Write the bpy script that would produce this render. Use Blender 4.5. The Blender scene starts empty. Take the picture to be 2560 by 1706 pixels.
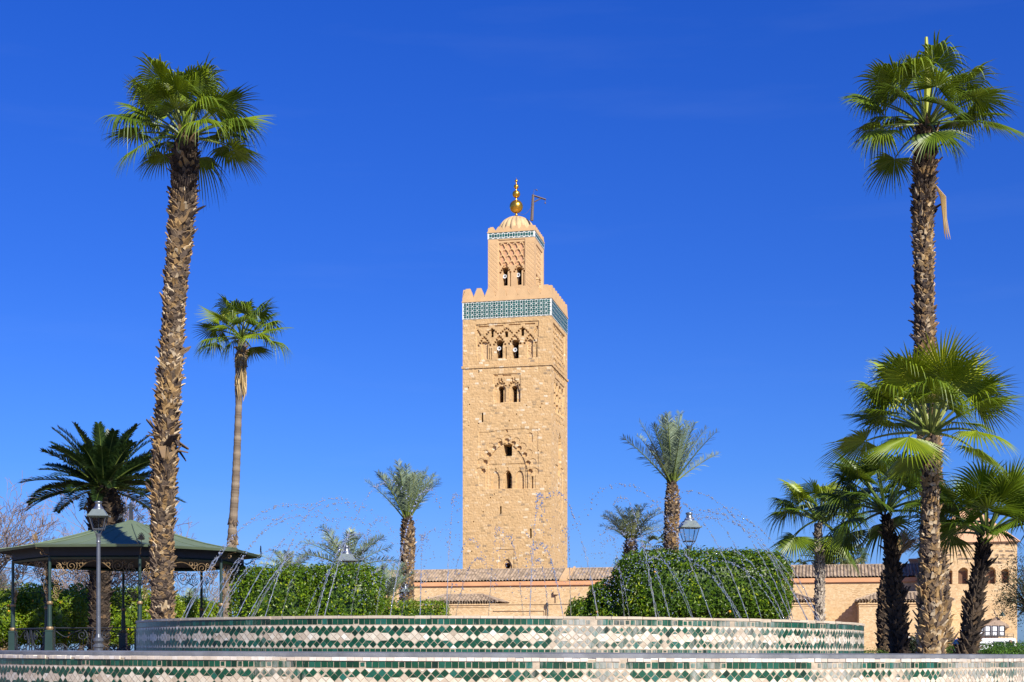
import bpy, math, random
import numpy as np
from mathutils import Vector, Matrix

# ------------------------------------------------------------------ camera, sky, sun, exposure
F = 3568.0          # focal length in pixels of a 2560 px wide picture
HOR = 1628.0        # row of the horizon
EYE = 1.5
SC = bpy.context.scene
cam_d = bpy.data.cameras.new('camera')
cam_d.sensor_width = 36.0
cam_d.lens = F / 2560.0 * 36.0
cam_d.shift_y = (HOR - 853.0) / 2560.0
cam_d.clip_start = 0.5
cam_d.clip_end = 6000.0
cam = bpy.data.objects.new('camera', cam_d)
cam.location = (0, 0, EYE)
cam.rotation_euler = (math.radians(90), 0, 0)
SC.collection.objects.link(cam)
SC.camera = cam

SUN_AZ = math.radians(31.0)      # to the right of straight behind the camera
SUN_EL = math.radians(34.0)
world = bpy.data.worlds.new('World')
SC.world = world
world.use_nodes = True
wn = world.node_tree.nodes
wl = world.node_tree.links
wn.clear()
sky = wn.new('ShaderNodeTexSky')
sky.sky_type = 'NISHITA'
sky.sun_disc = False
sky.sun_elevation = SUN_EL
sky.sun_rotation = math.pi - SUN_AZ
sky.altitude = 400.0
sky.air_density = 1.0
sky.dust_density = 0.9
sky.ozone_density = 4.0
# polarised, deep blue sky: the filter on the lens takes red and green out of it
hs = wn.new('ShaderNodeMix'); hs.data_type = 'RGBA'; hs.blend_type = 'MULTIPLY'; hs.inputs[0].default_value = 1.0
wtc = wn.new('ShaderNodeTexCoord'); wsx = wn.new('ShaderNodeSeparateXYZ'); wrp = wn.new('ShaderNodeValToRGB')
wl.new(wtc.outputs['Generated'], wsx.inputs[0]); wl.new(wsx.outputs[2], wrp.inputs[0]); wl.new(wrp.outputs[0], hs.inputs[7])
el_ = wrp.color_ramp.elements
el_[0].position = 0.0; el_[0].color = (0.31, 0.48, 0.87, 1)
el_[1].position = 0.42; el_[1].color = (0.098, 0.335, 0.99, 1)
for p_, c_ in ((0.075, (0.275, 0.445, 0.87)), (0.125, (0.205, 0.405, 0.86)), (0.25, (0.140, 0.350, 0.90))):
    e_ = el_.new(p_); e_.color = (*c_, 1)
bg = wn.new('ShaderNodeBackground')
bg.inputs['Strength'].default_value = 0.107
wo = wn.new('ShaderNodeOutputWorld')
wl.new(sky.outputs[0], hs.inputs[6])
# a trace of high cirrus
wmp = wn.new('ShaderNodeMapping'); wmp.inputs['Scale'].default_value = (2.2, 2.2, 17.0); wmp.inputs['Rotation'].default_value = (0.05, 0.12, 0.0); wl.new(wtc.outputs['Generated'], wmp.inputs[0])
wnz = wn.new('ShaderNodeTexNoise'); wnz.inputs['Scale'].default_value = 1.6; wnz.inputs['Detail'].default_value = 7.0; wnz.inputs['Roughness'].default_value = 0.55; wl.new(wmp.outputs[0], wnz.inputs['Vector'])
wmr = wn.new('ShaderNodeMapRange'); wmr.inputs['From Min'].default_value = 0.56; wmr.inputs['From Max'].default_value = 0.85; wmr.inputs['To Max'].default_value = 0.03; wl.new(wnz.outputs[0], wmr.inputs['Value'])
wci = wn.new('ShaderNodeMix'); wci.data_type = 'RGBA'; wci.inputs[7].default_value = (4.2, 5.2, 6.6, 1.0)
wl.new(wmr.outputs[0], wci.inputs[0]); wl.new(hs.outputs[2], wci.inputs[6])
wl.new(wci.outputs[2], bg.inputs['Color'])
wl.new(bg.outputs[0], wo.inputs['Surface'])

sun_d = bpy.data.lights.new('sun', 'SUN')
sun_d.energy = 5.0
sun_d.angle = math.radians(0.5)
sun_d.color = (1.0, 0.94, 0.82)
sun = bpy.data.objects.new('sun', sun_d)
sdir = Vector((math.sin(SUN_AZ) * math.cos(SUN_EL), -math.cos(SUN_AZ) * math.cos(SUN_EL), math.sin(SUN_EL)))
sun.rotation_euler = sdir.to_track_quat('Z', 'Y').to_euler()
sun.location = (20, -20, 60)
SC.collection.objects.link(sun)

SC.view_settings.view_transform = 'Standard'
SC.view_settings.look = 'None'
SC.view_settings.gamma = 1.0
SC.view_settings.exposure = 0.62
SC.view_settings.use_curve_mapping = False
try:
    SC.cycles.use_denoising = True
    SC.cycles.max_bounces = 8
    SC.cycles.diffuse_bounces = 3
    SC.cycles.glossy_bounces = 3
    SC.cycles.transmission_bounces = 8
    SC.cycles.caustics_reflective = False
    SC.cycles.caustics_refractive = False
except Exception:
    pass

# ------------------------------------------------------------------ helpers
def P(px, py, d):
    """point seen at pixel (px, py) of the 2560 px photograph, at depth d"""
    return np.array([(px - 1280.0) / F * d, d, EYE + (HOR - py) / F * d])

def tag(o, label=None, cat=None, group=None, kind=None):
    if label: o['label'] = label
    if cat: o['category'] = cat
    if group: o['group'] = group
    if kind: o['kind'] = kind
    return o

ROOTM = {}
def thing(name, label, cat, loc=(0, 0, 0), rotz=0.0, group=None, kind=None):
    o = bpy.data.objects.new(name, None)
    o.empty_display_size = 0.3
    o.location = loc
    o.rotation_euler = (0, 0, rotz)
    SC.collection.objects.link(o)
    ROOTM[o.name] = Matrix.Translation(Vector(loc)) @ Matrix.Rotation(rotz, 4, 'Z')
    return tag(o, label, cat, group, kind)

class MB:
    """collects verts / faces / per-vertex values and links them as ONE mesh object"""
    def __init__(self):
        self.v = []; self.q = []; self.t = []; self.n = 0
        self.qm = []; self.tm = []; self.r = []; self.w = []
    def add(self, verts, quads=None, tris=None, rnd=0.5, mat=0, worn=0.0):
        verts = np.asarray(verts, dtype=np.float64).reshape(-1, 3)
        k = len(verts)
        self.v.append(verts)
        rr = np.empty(k); rr[:] = rnd; self.r.append(rr)
        ww = np.empty(k); ww[:] = worn; self.w.append(ww)
        if quads is not None and len(quads):
            qa = np.asarray(quads, dtype=np.int64).reshape(-1, 4) + self.n
            self.q.append(qa); mm = np.empty(len(qa), dtype=np.int32); mm[:] = mat; self.qm.append(mm)
        if tris is not None and len(tris):
            ta = np.asarray(tris, dtype=np.int64).reshape(-1, 3) + self.n
            self.t.append(ta); mm = np.empty(len(ta), dtype=np.int32); mm[:] = mat; self.tm.append(mm)
        self.n += k
    # ---- shapes
    def box(self, c, s, M=None, rnd=0.5, mat=0, taper=1.0):
        """box with centre c, sizes s; taper scales the top in x,y"""
        x, y, z = np.array(s) / 2.0
        v = np.array([[-x, -y, -z], [x, -y, -z], [x, y, -z], [-x, y, -z],
                      [-x * taper, -y * taper, z], [x * taper, -y * taper, z], [x * taper, y * taper, z], [-x * taper, y * taper, z]])
        v = v + np.array(c)
        if M is not None:
            v = v @ np.array(M.to_3x3()).T + np.array(M.translation)
        self.add(v, [[0, 3, 2, 1], [4, 5, 6, 7], [0, 1, 5, 4], [1, 2, 6, 5], [2, 3, 7, 6], [3, 0, 4, 7]], rnd=rnd, mat=mat)
    def hexa(self, v8, rnd=0.5, mat=0):
        self.add(v8, [[0, 3, 2, 1], [4, 5, 6, 7], [0, 1, 5, 4], [1, 2, 6, 5], [2, 3, 7, 6], [3, 0, 4, 7]], rnd=rnd, mat=mat)
    def tube(self, pts, rad, seg=6, rnd=0.5, mat=0, cap=True, close=False):
        pts = np.asarray(pts, dtype=np.float64)
        n = len(pts)
        rad = np.broadcast_to(np.asarray(rad, dtype=np.float64), (n,))
        tan = np.gradient(pts, axis=0)
        tan /= (np.linalg.norm(tan, axis=1)[:, None] + 1e-12)
        ref = np.array([0.0, 0.0, 1.0]) if abs(tan[0][2]) < 0.9 else np.array([1.0, 0.0, 0.0])
        u = np.cross(tan[0], ref); u /= np.linalg.norm(u)
        rings = []
        a = np.linspace(0, 2 * np.pi, seg, endpoint=False)
        for i in range(n):
            u = u - tan[i] * np.dot(u, tan[i]); u /= (np.linalg.norm(u) + 1e-12)
            w = np.cross(tan[i], u)
            rings.append(pts[i] + rad[i] * (np.cos(a)[:, None] * u + np.sin(a)[:, None] * w))
        v = np.concatenate(rings)
        q = []
        for i in range(n - 1):
            for k in range(seg):
                k2 = (k + 1) % seg
                q.append([i * seg + k, i * seg + k2, (i + 1) * seg + k2, (i + 1) * seg + k])
        t = []
        if cap:
            for k in range(1, seg - 1):
                t.append([0, k + 1, k]); b = (n - 1) * seg; t.append([b, b + k, b + k + 1])
        self.add(v, q, t, rnd=rnd, mat=mat)
    def lathe(self, c, prof, seg=20, rnd=0.5, mat=0, M=None, wob=None):
        """prof: list of (r, z)"""
        a = np.linspace(0, 2 * np.pi, seg, endpoint=False)
        v = []
        for r, z in prof:
            rr = r if wob is None else r * wob(a, z)
            v.append(np.stack([rr * np.cos(a), rr * np.sin(a), np.full(seg, z)], 1))
        v = np.concatenate(v)
        if M is not None:
            v = v @ np.array(M.to_3x3()).T
        v = v + np.array(c)
        q = []
        n = len(prof)
        for i in range(n - 1):
            for k in range(seg):
                k2 = (k + 1) % seg
                q.append([i * seg + k, i * seg + k2, (i + 1) * seg + k2, (i + 1) * seg + k])
        self.add(v, q, rnd=rnd, mat=mat)
        t = []
        if prof[0][0] > 1e-6:
            t += [[0, k + 1, k] for k in range(1, seg - 1)]
        b = (n - 1) * seg
        if prof[-1][0] > 1e-6:
            t += [[b, b + k, b + k + 1] for k in range(1, seg - 1)]
        if t:
            self.add(v, None, t, rnd=rnd, mat=mat)
    def sphere(self, c, r, seg=20, rings=12, sq=1.0, rnd=0.5, mat=0):
        pr = []
        for i in range(rings + 1):
            a = -math.pi / 2 + math.pi * i / rings
            pr.append((max(1e-5, r * math.cos(a)), r * sq * math.sin(a)))
        self.lathe(c, pr, seg, rnd=rnd, mat=mat)
    def poly_prism(self, pts2, M, depth, rnd=0.5, mat=0):
        """2D polygon (x, z), extruded along +y by depth, convex or fan-safe; transformed by M"""
        p = np.asarray(pts2, dtype=np.float64); n = len(p)
        f = np.stack([p[:, 0], np.zeros(n), p[:, 1]], 1); b = f.copy(); b[:, 1] = depth
        v = np.concatenate([f, b])
        if M is not None:
            v = v @ np.array(M.to_3x3()).T + np.array(M.translation)
        t = [[0, k, k + 1] for k in range(1, n - 1)] + [[n, n + k + 1, n + k] for k in range(1, n - 1)]
        q = [[k, (k + 1) % n + n if False else k + n, (k + 1) % n + n, (k + 1) % n] for k in range(n)]
        self.add(v, q, t, rnd=rnd, mat=mat)
    # ---- link
    def build(self, name, mats, parent=None, root=None, smooth=False, local=False, loc=None, flip=False):
        me = bpy.data.meshes.new(name)
        v = np.concatenate(self.v) if self.v else np.zeros((0, 3))
        q = np.concatenate(self.q) if self.q else np.zeros((0, 4), dtype=np.int64)
        t = np.concatenate(self.t) if self.t else np.zeros((0, 3), dtype=np.int64)
        mi = np.concatenate([*(self.qm or [np.zeros(0, np.int32)]), *(self.tm or [np.zeros(0, np.int32)])])
        rt = root if root is not None else parent
        while rt is not None and rt.parent is not None:
            rt = rt.parent
        if not local:
            if rt is not None:
                mm = ROOTM[rt.name].inverted()
                v = v @ np.array(mm.to_3x3()).T + np.array(mm.translation)
            elif loc is not None:
                v = v - np.array(loc)
        if flip:
            q = q[:, ::-1]; t = t[:, ::-1]
        me.vertices.add(len(v)); me.vertices.foreach_set('co', v.astype(np.float32).ravel())
        loops = np.concatenate([q.ravel(), t.ravel()]).astype(np.int32)
        me.loops.add(len(loops)); me.loops.foreach_set('vertex_index', loops)
        nf = len(q) + len(t)
        me.polygons.add(nf)
        tot = np.concatenate([np.full(len(q), 4), np.full(len(t), 3)]).astype(np.int32)
        st = np.concatenate([[0], np.cumsum(tot)[:-1]]).astype(np.int32) if nf else np.zeros(0, np.int32)
        me.polygons.foreach_set('loop_start', st)
        try: me.polygons.foreach_set('loop_total', tot)
        except Exception: pass
        if not isinstance(mats, (list, tuple)): mats = [mats]
        for m in mats: me.materials.append(m)
        me.polygons.foreach_set('material_index', mi.astype(np.int32))
        me.polygons.foreach_set('use_smooth', np.full(nf, bool(smooth)))
        a = me.attributes.new('rnd', 'FLOAT', 'POINT'); a.data.foreach_set('value', np.concatenate(self.r).astype(np.float32))
        ww = np.concatenate(self.w)
        if ww.any():
            a = me.attributes.new('worn', 'FLOAT', 'POINT'); a.data.foreach_set('value', ww.astype(np.float32))
        me.update(calc_edges=True)
        me.validate()
        o = bpy.data.objects.new(name, me)
        if parent is not None: o.parent = parent
        elif loc is not None: o.location = loc
        if parent is None: ROOTM[o.name] = Matrix.Translation(Vector(loc)) if loc is not None else Matrix.Identity(4)
        SC.collection.objects.link(o)
        return o

# ------------------------------------------------------------------ materials
def new_mat(name):
    m = bpy.data.materials.new(name); m.use_nodes = True
    nt = m.node_tree; nt.nodes.clear()
    out = nt.nodes.new('ShaderNodeOutputMaterial')
    b = nt.nodes.new('ShaderNodeBsdfPrincipled')
    nt.links.new(b.outputs[0], out.inputs['Surface'])
    return m, nt, b, out

def N(nt, typ, **kw):
    n = nt.nodes.new(typ)
    for k, val in kw.items():
        if k in ('operation', 'blend_type', 'data_type', 'attribute_name', 'noise_dimensions', 'feature', 'voronoi_dimensions', 'interpolation_type', 'distance'):
            setattr(n, k, val)
        else:
            n.inputs[k].default_value = val
    return n

def ramp(nt, stops, interp='LINEAR'):
    r = nt.nodes.new('ShaderNodeValToRGB')
    r.color_ramp.interpolation = interp
    e = r.color_ramp.elements
    while len(e) > 1: e.remove(e[-1])
    e[0].position = stops[0][0]; e[0].color = (*stops[0][1], 1)
    for p, c in stops[1:]:
        x = e.new(p); x.color = (*c, 1)
    return r

def mixc(nt, a, b, fac, blend='MIX'):
    m = nt.nodes.new('ShaderNodeMix'); m.data_type = 'RGBA'; m.blend_type = blend
    for sock, val in ((m.inputs[0], fac), (m.inputs[6], a), (m.inputs[7], b)):
        if hasattr(val, 'is_linked'): nt.links.new(val, sock)
        elif isinstance(val, (tuple, list)): sock.default_value = (*val, 1)
        else: sock.default_value = val
    return m.outputs[2]

def mth(nt, op, a, b=None, c=None, clamp=False):
    m = nt.nodes.new('ShaderNodeMath'); m.operation = op; m.use_clamp = clamp
    for i, val in enumerate((a, b, c)):
        if val is None: continue
        if hasattr(val, 'is_linked'): nt.links.new(val, m.inputs[i])
        else: m.inputs[i].default_value = val
    return m.outputs[0]

def bump(nt, b, h, strength=0.4, dist=0.02):
    n = nt.nodes.new('ShaderNodeBump'); n.inputs['Strength'].default_value = strength; n.inputs['Distance'].default_value = dist
    nt.links.new(h, n.inputs['Height']); nt.links.new(n.outputs[0], b.inputs['Normal'])

def objco(nt):
    return nt.nodes.new('ShaderNodeTexCoord').outputs['Object']

def noise(nt, vec, scale, detail=4.0, rough=0.55, dim='3D'):
    n = nt.nodes.new('ShaderNodeTexNoise'); n.noise_dimensions = dim
    n.inputs['Scale'].default_value = scale; n.inputs['Detail'].default_value = detail; n.inputs['Roughness'].default_value = rough
    if vec is not None: nt.links.new(vec, n.inputs['Vector'])
    return n.outputs[0]

def plain(name, col, rough=0.6, metal=0.0, var=0.15, scale=6.0, bmp=0.0, spec=None):
    """a painted / metal / plaster surface with slight uneven tone"""
    m, nt, b, out = new_mat(name)
    oc = objco(nt)
    nz = noise(nt, oc, scale, 5.0, 0.6)
    lo = tuple(max(0, c * (1 - var)) for c in col); hi = tuple(min(1, c * (1 + var)) for c in col)
    r = ramp(nt, [(0.3, lo), (0.7, hi)]); nt.links.new(nz, r.inputs[0])
    nt.links.new(r.outputs[0], b.inputs['Base Color'])
    b.inputs['Roughness'].default_value = rough; b.inputs['Metallic'].default_value = metal
    if spec is not None: b.inputs['Specular IOR Level'].default_value = spec
    if bmp: bump(nt, b, noise(nt, oc, scale * 4, 6.0, 0.65), bmp, 0.02)
    return m

def attr_mat(name, stops, rough=0.6, trans=0.0, spec=0.5, nvar=0.0, nscale=8.0, bmp=0.0, tcol=None):
    """colour picked by the per-piece value 'rnd'; optional translucency for leaves"""
    m, nt, b, out = new_mat(name)
    at = nt.nodes.new('ShaderNodeAttribute'); at.attribute_name = 'rnd'
    fac = at.outputs['Fac']
    oc = None
    if nvar:
        oc = objco(nt)
        nz = noise(nt, oc, nscale, 5.0, 0.65)
        fac = mth(nt, 'ADD', fac, mth(nt, 'MULTIPLY', mth(nt, 'SUBTRACT', nz, 0.5), nvar))
    r = ramp(nt, stops); nt.links.new(fac, r.inputs[0])
    nt.links.new(r.outputs[0], b.inputs['Base Color'])
    b.inputs['Roughness'].default_value = rough
    b.inputs['Specular IOR Level'].default_value = spec
    if bmp: bump(nt, b, noise(nt, oc or objco(nt), nscale * 3, 5.0, 0.6), bmp, 0.02)
    if trans:
        tb = nt.nodes.new('ShaderNodeBsdfTranslucent')
        if tcol:
            nt.links.new(mixc(nt, r.outputs[0], tcol, 0.5), tb.inputs[0])
        else:
            nt.links.new(r.outputs[0], tb.inputs[0])
        mx = nt.nodes.new('ShaderNodeMixShader'); mx.inputs[0].default_value = trans
        nt.links.new(b.outputs[0], mx.inputs[1]); nt.links.new(tb.outputs[0], mx.inputs[2])
        nt.links.new(mx.outputs[0], out.inputs['Surface'])
    return m

def masonry(name, bw, bh, stops, mortar, warp=0.12, mort=0.10, rough=0.9, big=0.35, bmp=0.5, plaster=None):
    """coursed stone or brick; u = x + y runs round the corner of an upright box, courses in z"""
    m, nt, b, out = new_mat(name)
    oc = objco(nt)
    sep = nt.nodes.new('ShaderNodeSeparateXYZ'); nt.links.new(oc, sep.inputs[0])
    u = mth(nt, 'ADD', sep.outputs[0], sep.outputs[1]); z = sep.outputs[2]
    w1 = mth(nt, 'MULTIPLY', mth(nt, 'SUBTRACT', noise(nt, oc, 0.9 / bw * 0.6, 3.0), 0.5), warp * 2)
    w2 = mth(nt, 'MULTIPLY', mth(nt, 'SUBTRACT', noise(nt, oc, 0.55 / bh * 0.35, 3.0), 0.5), warp * bh / bw * 2.0)
    zz = mth(nt, 'DIVIDE', mth(nt, 'ADD', z, w2), bh)
    row = mth(nt, 'FLOOR', zz)
    wn1 = nt.nodes.new('ShaderNodeTexWhiteNoise'); wn1.noise_dimensions = '1D'; nt.links.new(row, wn1.inputs['W'])
    uu = mth(nt, 'ADD', mth(nt, 'DIVIDE', mth(nt, 'ADD', u, w1), bw), mth(nt, 'MULTIPLY', wn1.outputs['Value'], 7.3))
    col = mth(nt, 'FLOOR', uu)
    cmb = nt.nodes.new('ShaderNodeCombineXYZ'); nt.links.new(col, cmb.inputs[0]); nt.links.new(row, cmb.inputs[1])
    wn2 = nt.nodes.new('ShaderNodeTexWhiteNoise'); wn2.noise_dimensions = '2D'; nt.links.new(cmb.outputs[0], wn2.inputs['Vector'])
    fu = mth(nt, 'FRACT', uu); fz = mth(nt, 'FRACT', zz)
    eu = mth(nt, 'MULTIPLY', mth(nt, 'MINIMUM', fu, mth(nt, 'SUBTRACT', 1.0, fu)), bw / bh)
    ez = mth(nt, 'MINIMUM', fz, mth(nt, 'SUBTRACT', 1.0, fz))
    ed = mth(nt, 'MINIMUM', eu, ez)
    nz = noise(nt, oc, 2.2 / bh, 5.0, 0.7)
    ed = mth(nt, 'ADD', ed, mth(nt, 'MULTIPLY', mth(nt, 'SUBTRACT', nz, 0.5), 0.25))
    mask = nt.nodes.new('ShaderNodeMapRange'); mask.interpolation_type = 'SMOOTHSTEP'
    mask.inputs['From Min'].default_value = mort * 0.3; mask.inputs['From Max'].default_value = mort * 1.9
    nt.links.new(ed, mask.inputs['Value'])
    # tone: per block value, nudged by broad patches
    pat = noise(nt, oc, 0.22, 3.0)
    val = mth(nt, 'ADD', wn2.outputs['Value'], mth(nt, 'MULTIPLY', mth(nt, 'SUBTRACT', pat, 0.5), big))
    r = ramp(nt, stops); nt.links.new(val, r.inputs[0])
    c = mixc(nt, mortar, r.outputs[0], mask.outputs[0])
    fine = noise(nt, oc, 3.0, 8.0, 0.75)
    fr = ramp(nt, [(0.25, (0.84, 0.82, 0.80)), (0.75, (1.12, 1.10, 1.07))]); nt.links.new(fine, fr.inputs[0])
    c = mixc(nt, c, fr.outputs[0], 1.0, 'MULTIPLY')
    h = mth(nt, 'ADD', mth(nt, 'MULTIPLY', mask.outputs[0], 0.6), mth(nt, 'ADD', mth(nt, 'MULTIPLY', wn2.outputs['Value'], 0.4), mth(nt, 'MULTIPLY', fine, 0.7)))
    if plaster:
        # part of the wall is rendered with plaster: pcol, u range
        pcol, u0, u1 = plaster
        mr = nt.nodes.new('ShaderNodeMapRange'); mr.inputs['From Min'].default_value = u0 - 0.2; mr.inputs['From Max'].default_value = u0 + 0.2
        mr2 = nt.nodes.new('ShaderNodeMapRange'); mr2.inputs['From Min'].default_value = u1 + 0.2; mr2.inputs['From Max'].default_value = u1 - 0.2
        un = mth(nt, 'ADD', sep.outputs[0], mth(nt, 'MULTIPLY', mth(nt, 'SUBTRACT', nz, 0.5), 0.8))
        nt.links.new(un, mr.inputs['Value']); nt.links.new(un, mr2.inputs['Value'])
        pm = mth(nt, 'MULTIPLY', mr.outputs[0], mr2.outputs[0], clamp=True)
        pv = ramp(nt, [(0.3, tuple(x * 0.86 for x in pcol)), (0.7, tuple(x * 1.08 for x in pcol))]); nt.links.new(noise(nt, oc, 0.5, 5.0, 0.6), pv.inputs[0])
        c = mixc(nt, c, pv.outputs[0], pm)
        h = mth(nt, 'MULTIPLY', h, mth(nt, 'SUBTRACT', 1.0, mth(nt, 'MULTIPLY', pm, 0.8)))
    nt.links.new(c, b.inputs['Base Color'])
    b.inputs['Roughness'].default_value = rough
    b.inputs['Specular IOR Level'].default_value = 0.2
    bump(nt, b, h, bmp, 0.05)
    return m

def tile_mat(name, stops, rough=0.22, worn_amt=1.0):
    m, nt, b, out = new_mat(name)
    at = nt.nodes.new('ShaderNodeAttribute'); at.attribute_name = 'rnd'
    wr = nt.nodes.new('ShaderNodeAttribute'); wr.attribute_name = 'worn'
    oc = objco(nt)
    r = ramp(nt, stops); nt.links.new(at.outputs['Fac'], r.inputs[0])
    n1 = noise(nt, oc, 14.0, 6.0, 0.7)
    fr = ramp(nt, [(0.25, (0.8, 0.8, 0.8)), (0.75, (1.15, 1.15, 1.15))]); nt.links.new(n1, fr.inputs[0])
    c = mixc(nt, r.outputs[0], fr.outputs[0], 1.0, 'MULTIPLY')
    mp = nt.nodes.new('ShaderNodeMapping'); mp.inputs['Scale'].default_value = (1.0, 1.0, 0.22); nt.links.new(oc, mp.inputs[0])
    n2 = noise(nt, mp.outputs[0], 9.0, 7.0, 0.7)
    lime = mth(nt, 'MULTIPLY', mth(nt, 'SUBTRACT', mth(nt, 'ADD', n2, mth(nt, 'MULTIPLY', wr.outputs['Fac'], 0.42)), 0.66), 3.2 * worn_amt, clamp=True)
    c = mixc(nt, c, (0.42, 0.40, 0.36), mth(nt, 'MULTIPLY', lime, 0.75))
    nt.links.new(c, b.inputs['Base Color'])
    rr = mth(nt, 'ADD', rough, mth(nt, 'ADD', mth(nt, 'MULTIPLY', lime, 0.5), mth(nt, 'MULTIPLY', n1, 0.18)))
    nt.links.new(rr, b.inputs['Roughness'])
    bump(nt, b, noise(nt, oc, 22.0, 3.0), 0.12, 0.01)
    return m

# ------------------------------------------------------------------ the materials
STONE_STOPS = [(0.0, (0.29, 0.215, 0.14)), (0.05, (0.38, 0.262, 0.135)), (0.13, (0.490, 0.325, 0.158)), (0.45, (0.525, 0.352, 0.175)),
               (0.82, (0.545, 0.372, 0.190)), (0.94, (0.57, 0.405, 0.225)), (0.98, (0.60, 0.475, 0.305)), (1.0, (0.64, 0.54, 0.39))]
M = {}
M['stone'] = masonry('rubble_stone', 0.62, 0.36, STONE_STOPS, (0.515, 0.344, 0.170), warp=0.22, mort=0.10, bmp=0.28)
M['carved'] = plain('carved_plaster', (0.53, 0.354, 0.178), 0.9, var=0.12, scale=1.4, bmp=0.3)
M['turret'] = plain('turret_plaster', (0.54, 0.347, 0.172), 0.9, var=0.10, scale=0.9, bmp=0.2)
M['netback'] = plain('net_ground', (0.55, 0.305, 0.165), 0.9, var=0.15, scale=1.6, bmp=0.3)
M['dome'] = plain('dome_plaster', (0.49, 0.345, 0.18), 0.85, var=0.22, scale=0.8, bmp=0.4)
M['void_shade'] = plain('void_shade', (0.018, 0.014, 0.012), 0.95, var=0.2)  # near-black paint stands in for the shade inside deep openings
BRICK_STOPS = [(0.0, (0.48, 0.32, 0.17)), (0.2, (0.60, 0.42, 0.225)), (0.7, (0.67, 0.485, 0.275)), (1.0, (0.72, 0.55, 0.34))]
M['brick'] = masonry('thin_brick', 0.34, 0.125, BRICK_STOPS, (0.50, 0.345, 0.185), warp=0.03, mort=0.14, big=0.5, bmp=0.2)
M['brick_hall'] = masonry('thin_brick_hall', 0.34, 0.125, BRICK_STOPS, (0.50, 0.345, 0.185), warp=0.03, mort=0.14, big=0.5, bmp=0.2, plaster=((0.62, 0.395, 0.185), -3.2, 15.5))
M['cornice'] = plain('salmon_cornice', (0.60, 0.30, 0.145), 0.85, var=0.12, scale=0.7, bmp=0.2)
M['salmon'] = plain('salmon_render', (0.58, 0.33, 0.18), 0.85, var=0.08, scale=0.4, bmp=0.2)
M['rooftile'] = attr_mat('barrel_tile', [(0.0, (0.17, 0.125, 0.085)), (0.5, (0.30, 0.225, 0.155)), (1.0, (0.42, 0.31, 0.21))], 0.9, nvar=0.5, nscale=1.5, bmp=0.3, spec=0.2)
M['tgreen'] = tile_mat('band_green', [(0.0, (0.010, 0.055, 0.045)), (0.5, (0.015, 0.085, 0.070)), (1.0, (0.03, 0.125, 0.105))], 0.3, 0.3)
M['twhite'] = plain('band_white', (0.66, 0.66, 0.60), 0.4, var=0.10, scale=4)
M['gold'] = plain('gilded_copper', (0.72, 0.40, 0.055), 0.28, 0.9, var=0.25, scale=3.0)
M['weathered_wood'] = plain('weathered_wood', (0.13, 0.10, 0.085), 0.9, var=0.3, scale=5)
M['horn'] = plain('horn_grey', (0.62, 0.62, 0.60), 0.5, var=0.1)
# fountain
M['zgreen'] = tile_mat('zellige_green', [(0.0, (0.003, 0.020, 0.008)), (0.35, (0.004, 0.045, 0.018)), (0.7, (0.007, 0.072, 0.036)), (1.0, (0.016, 0.105, 0.076))])
M['zwhite'] = tile_mat('zellige_white', [(0.0, (0.45, 0.36, 0.26)), (0.4, (0.58, 0.49, 0.365)), (0.8, (0.67, 0.60, 0.47)), (1.0, (0.74, 0.69, 0.58))], 0.3, 0.6)
M['grout'] = plain('grout', (0.40, 0.325, 0.235), 0.9, var=0.25, scale=9, bmp=0.4)
M['coping'] = tile_mat('coping_white', [(0.0, (0.42, 0.33, 0.24)), (0.5, (0.60, 0.52, 0.42)), (1.0, (0.72, 0.67, 0.60))], 0.55, 0.8)
M['coping_beige'] = tile_mat('coping_beige', [(0.0, (0.40, 0.31, 0.21)), (0.5, (0.48, 0.39, 0.28)), (1.0, (0.56, 0.48, 0.37))], 0.6, 0.4)
M['wetstone'] = plain('wet_grey_stone', (0.15, 0.155, 0.165), 0.6, var=0.3, scale=2.5, bmp=0.3)
M['paving'] = plain('paving', (0.36, 0.29, 0.22), 0.9, var=0.2, scale=0.6, bmp=0.3)
M['earth'] = plain('earth', (0.16, 0.11, 0.07), 0.95, var=0.35, scale=0.5, bmp=0.5)
M['grass'] = attr_mat('grass', [(0.0, (0.03, 0.07, 0.012)), (1.0, (0.08, 0.15, 0.02))], 0.7, 0.2)

def water_mat():
    m, nt, b, out = new_mat('spray_water')
    b.inputs['Base Color'].default_value = (0.93, 0.96, 1.0, 1)
    b.inputs['Roughness'].default_value = 0.03
    b.inputs['IOR'].default_value = 1.33
    b.inputs['Transmission Weight'].default_value = 0.86
    return m
M['spray'] = water_mat()
def pool_mat():
    m, nt, b, out = new_mat('pool_water')
    b.inputs['Base Color'].default_value = (0.03, 0.06, 0.06, 1)
    b.inputs['Roughness'].default_value = 0.06
    b.inputs['IOR'].default_value = 1.33
    bump(nt, b, noise(nt, objco(nt), 7.0, 3.0), 0.25, 0.05)
    return m
M['pool'] = pool_mat()
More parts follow.
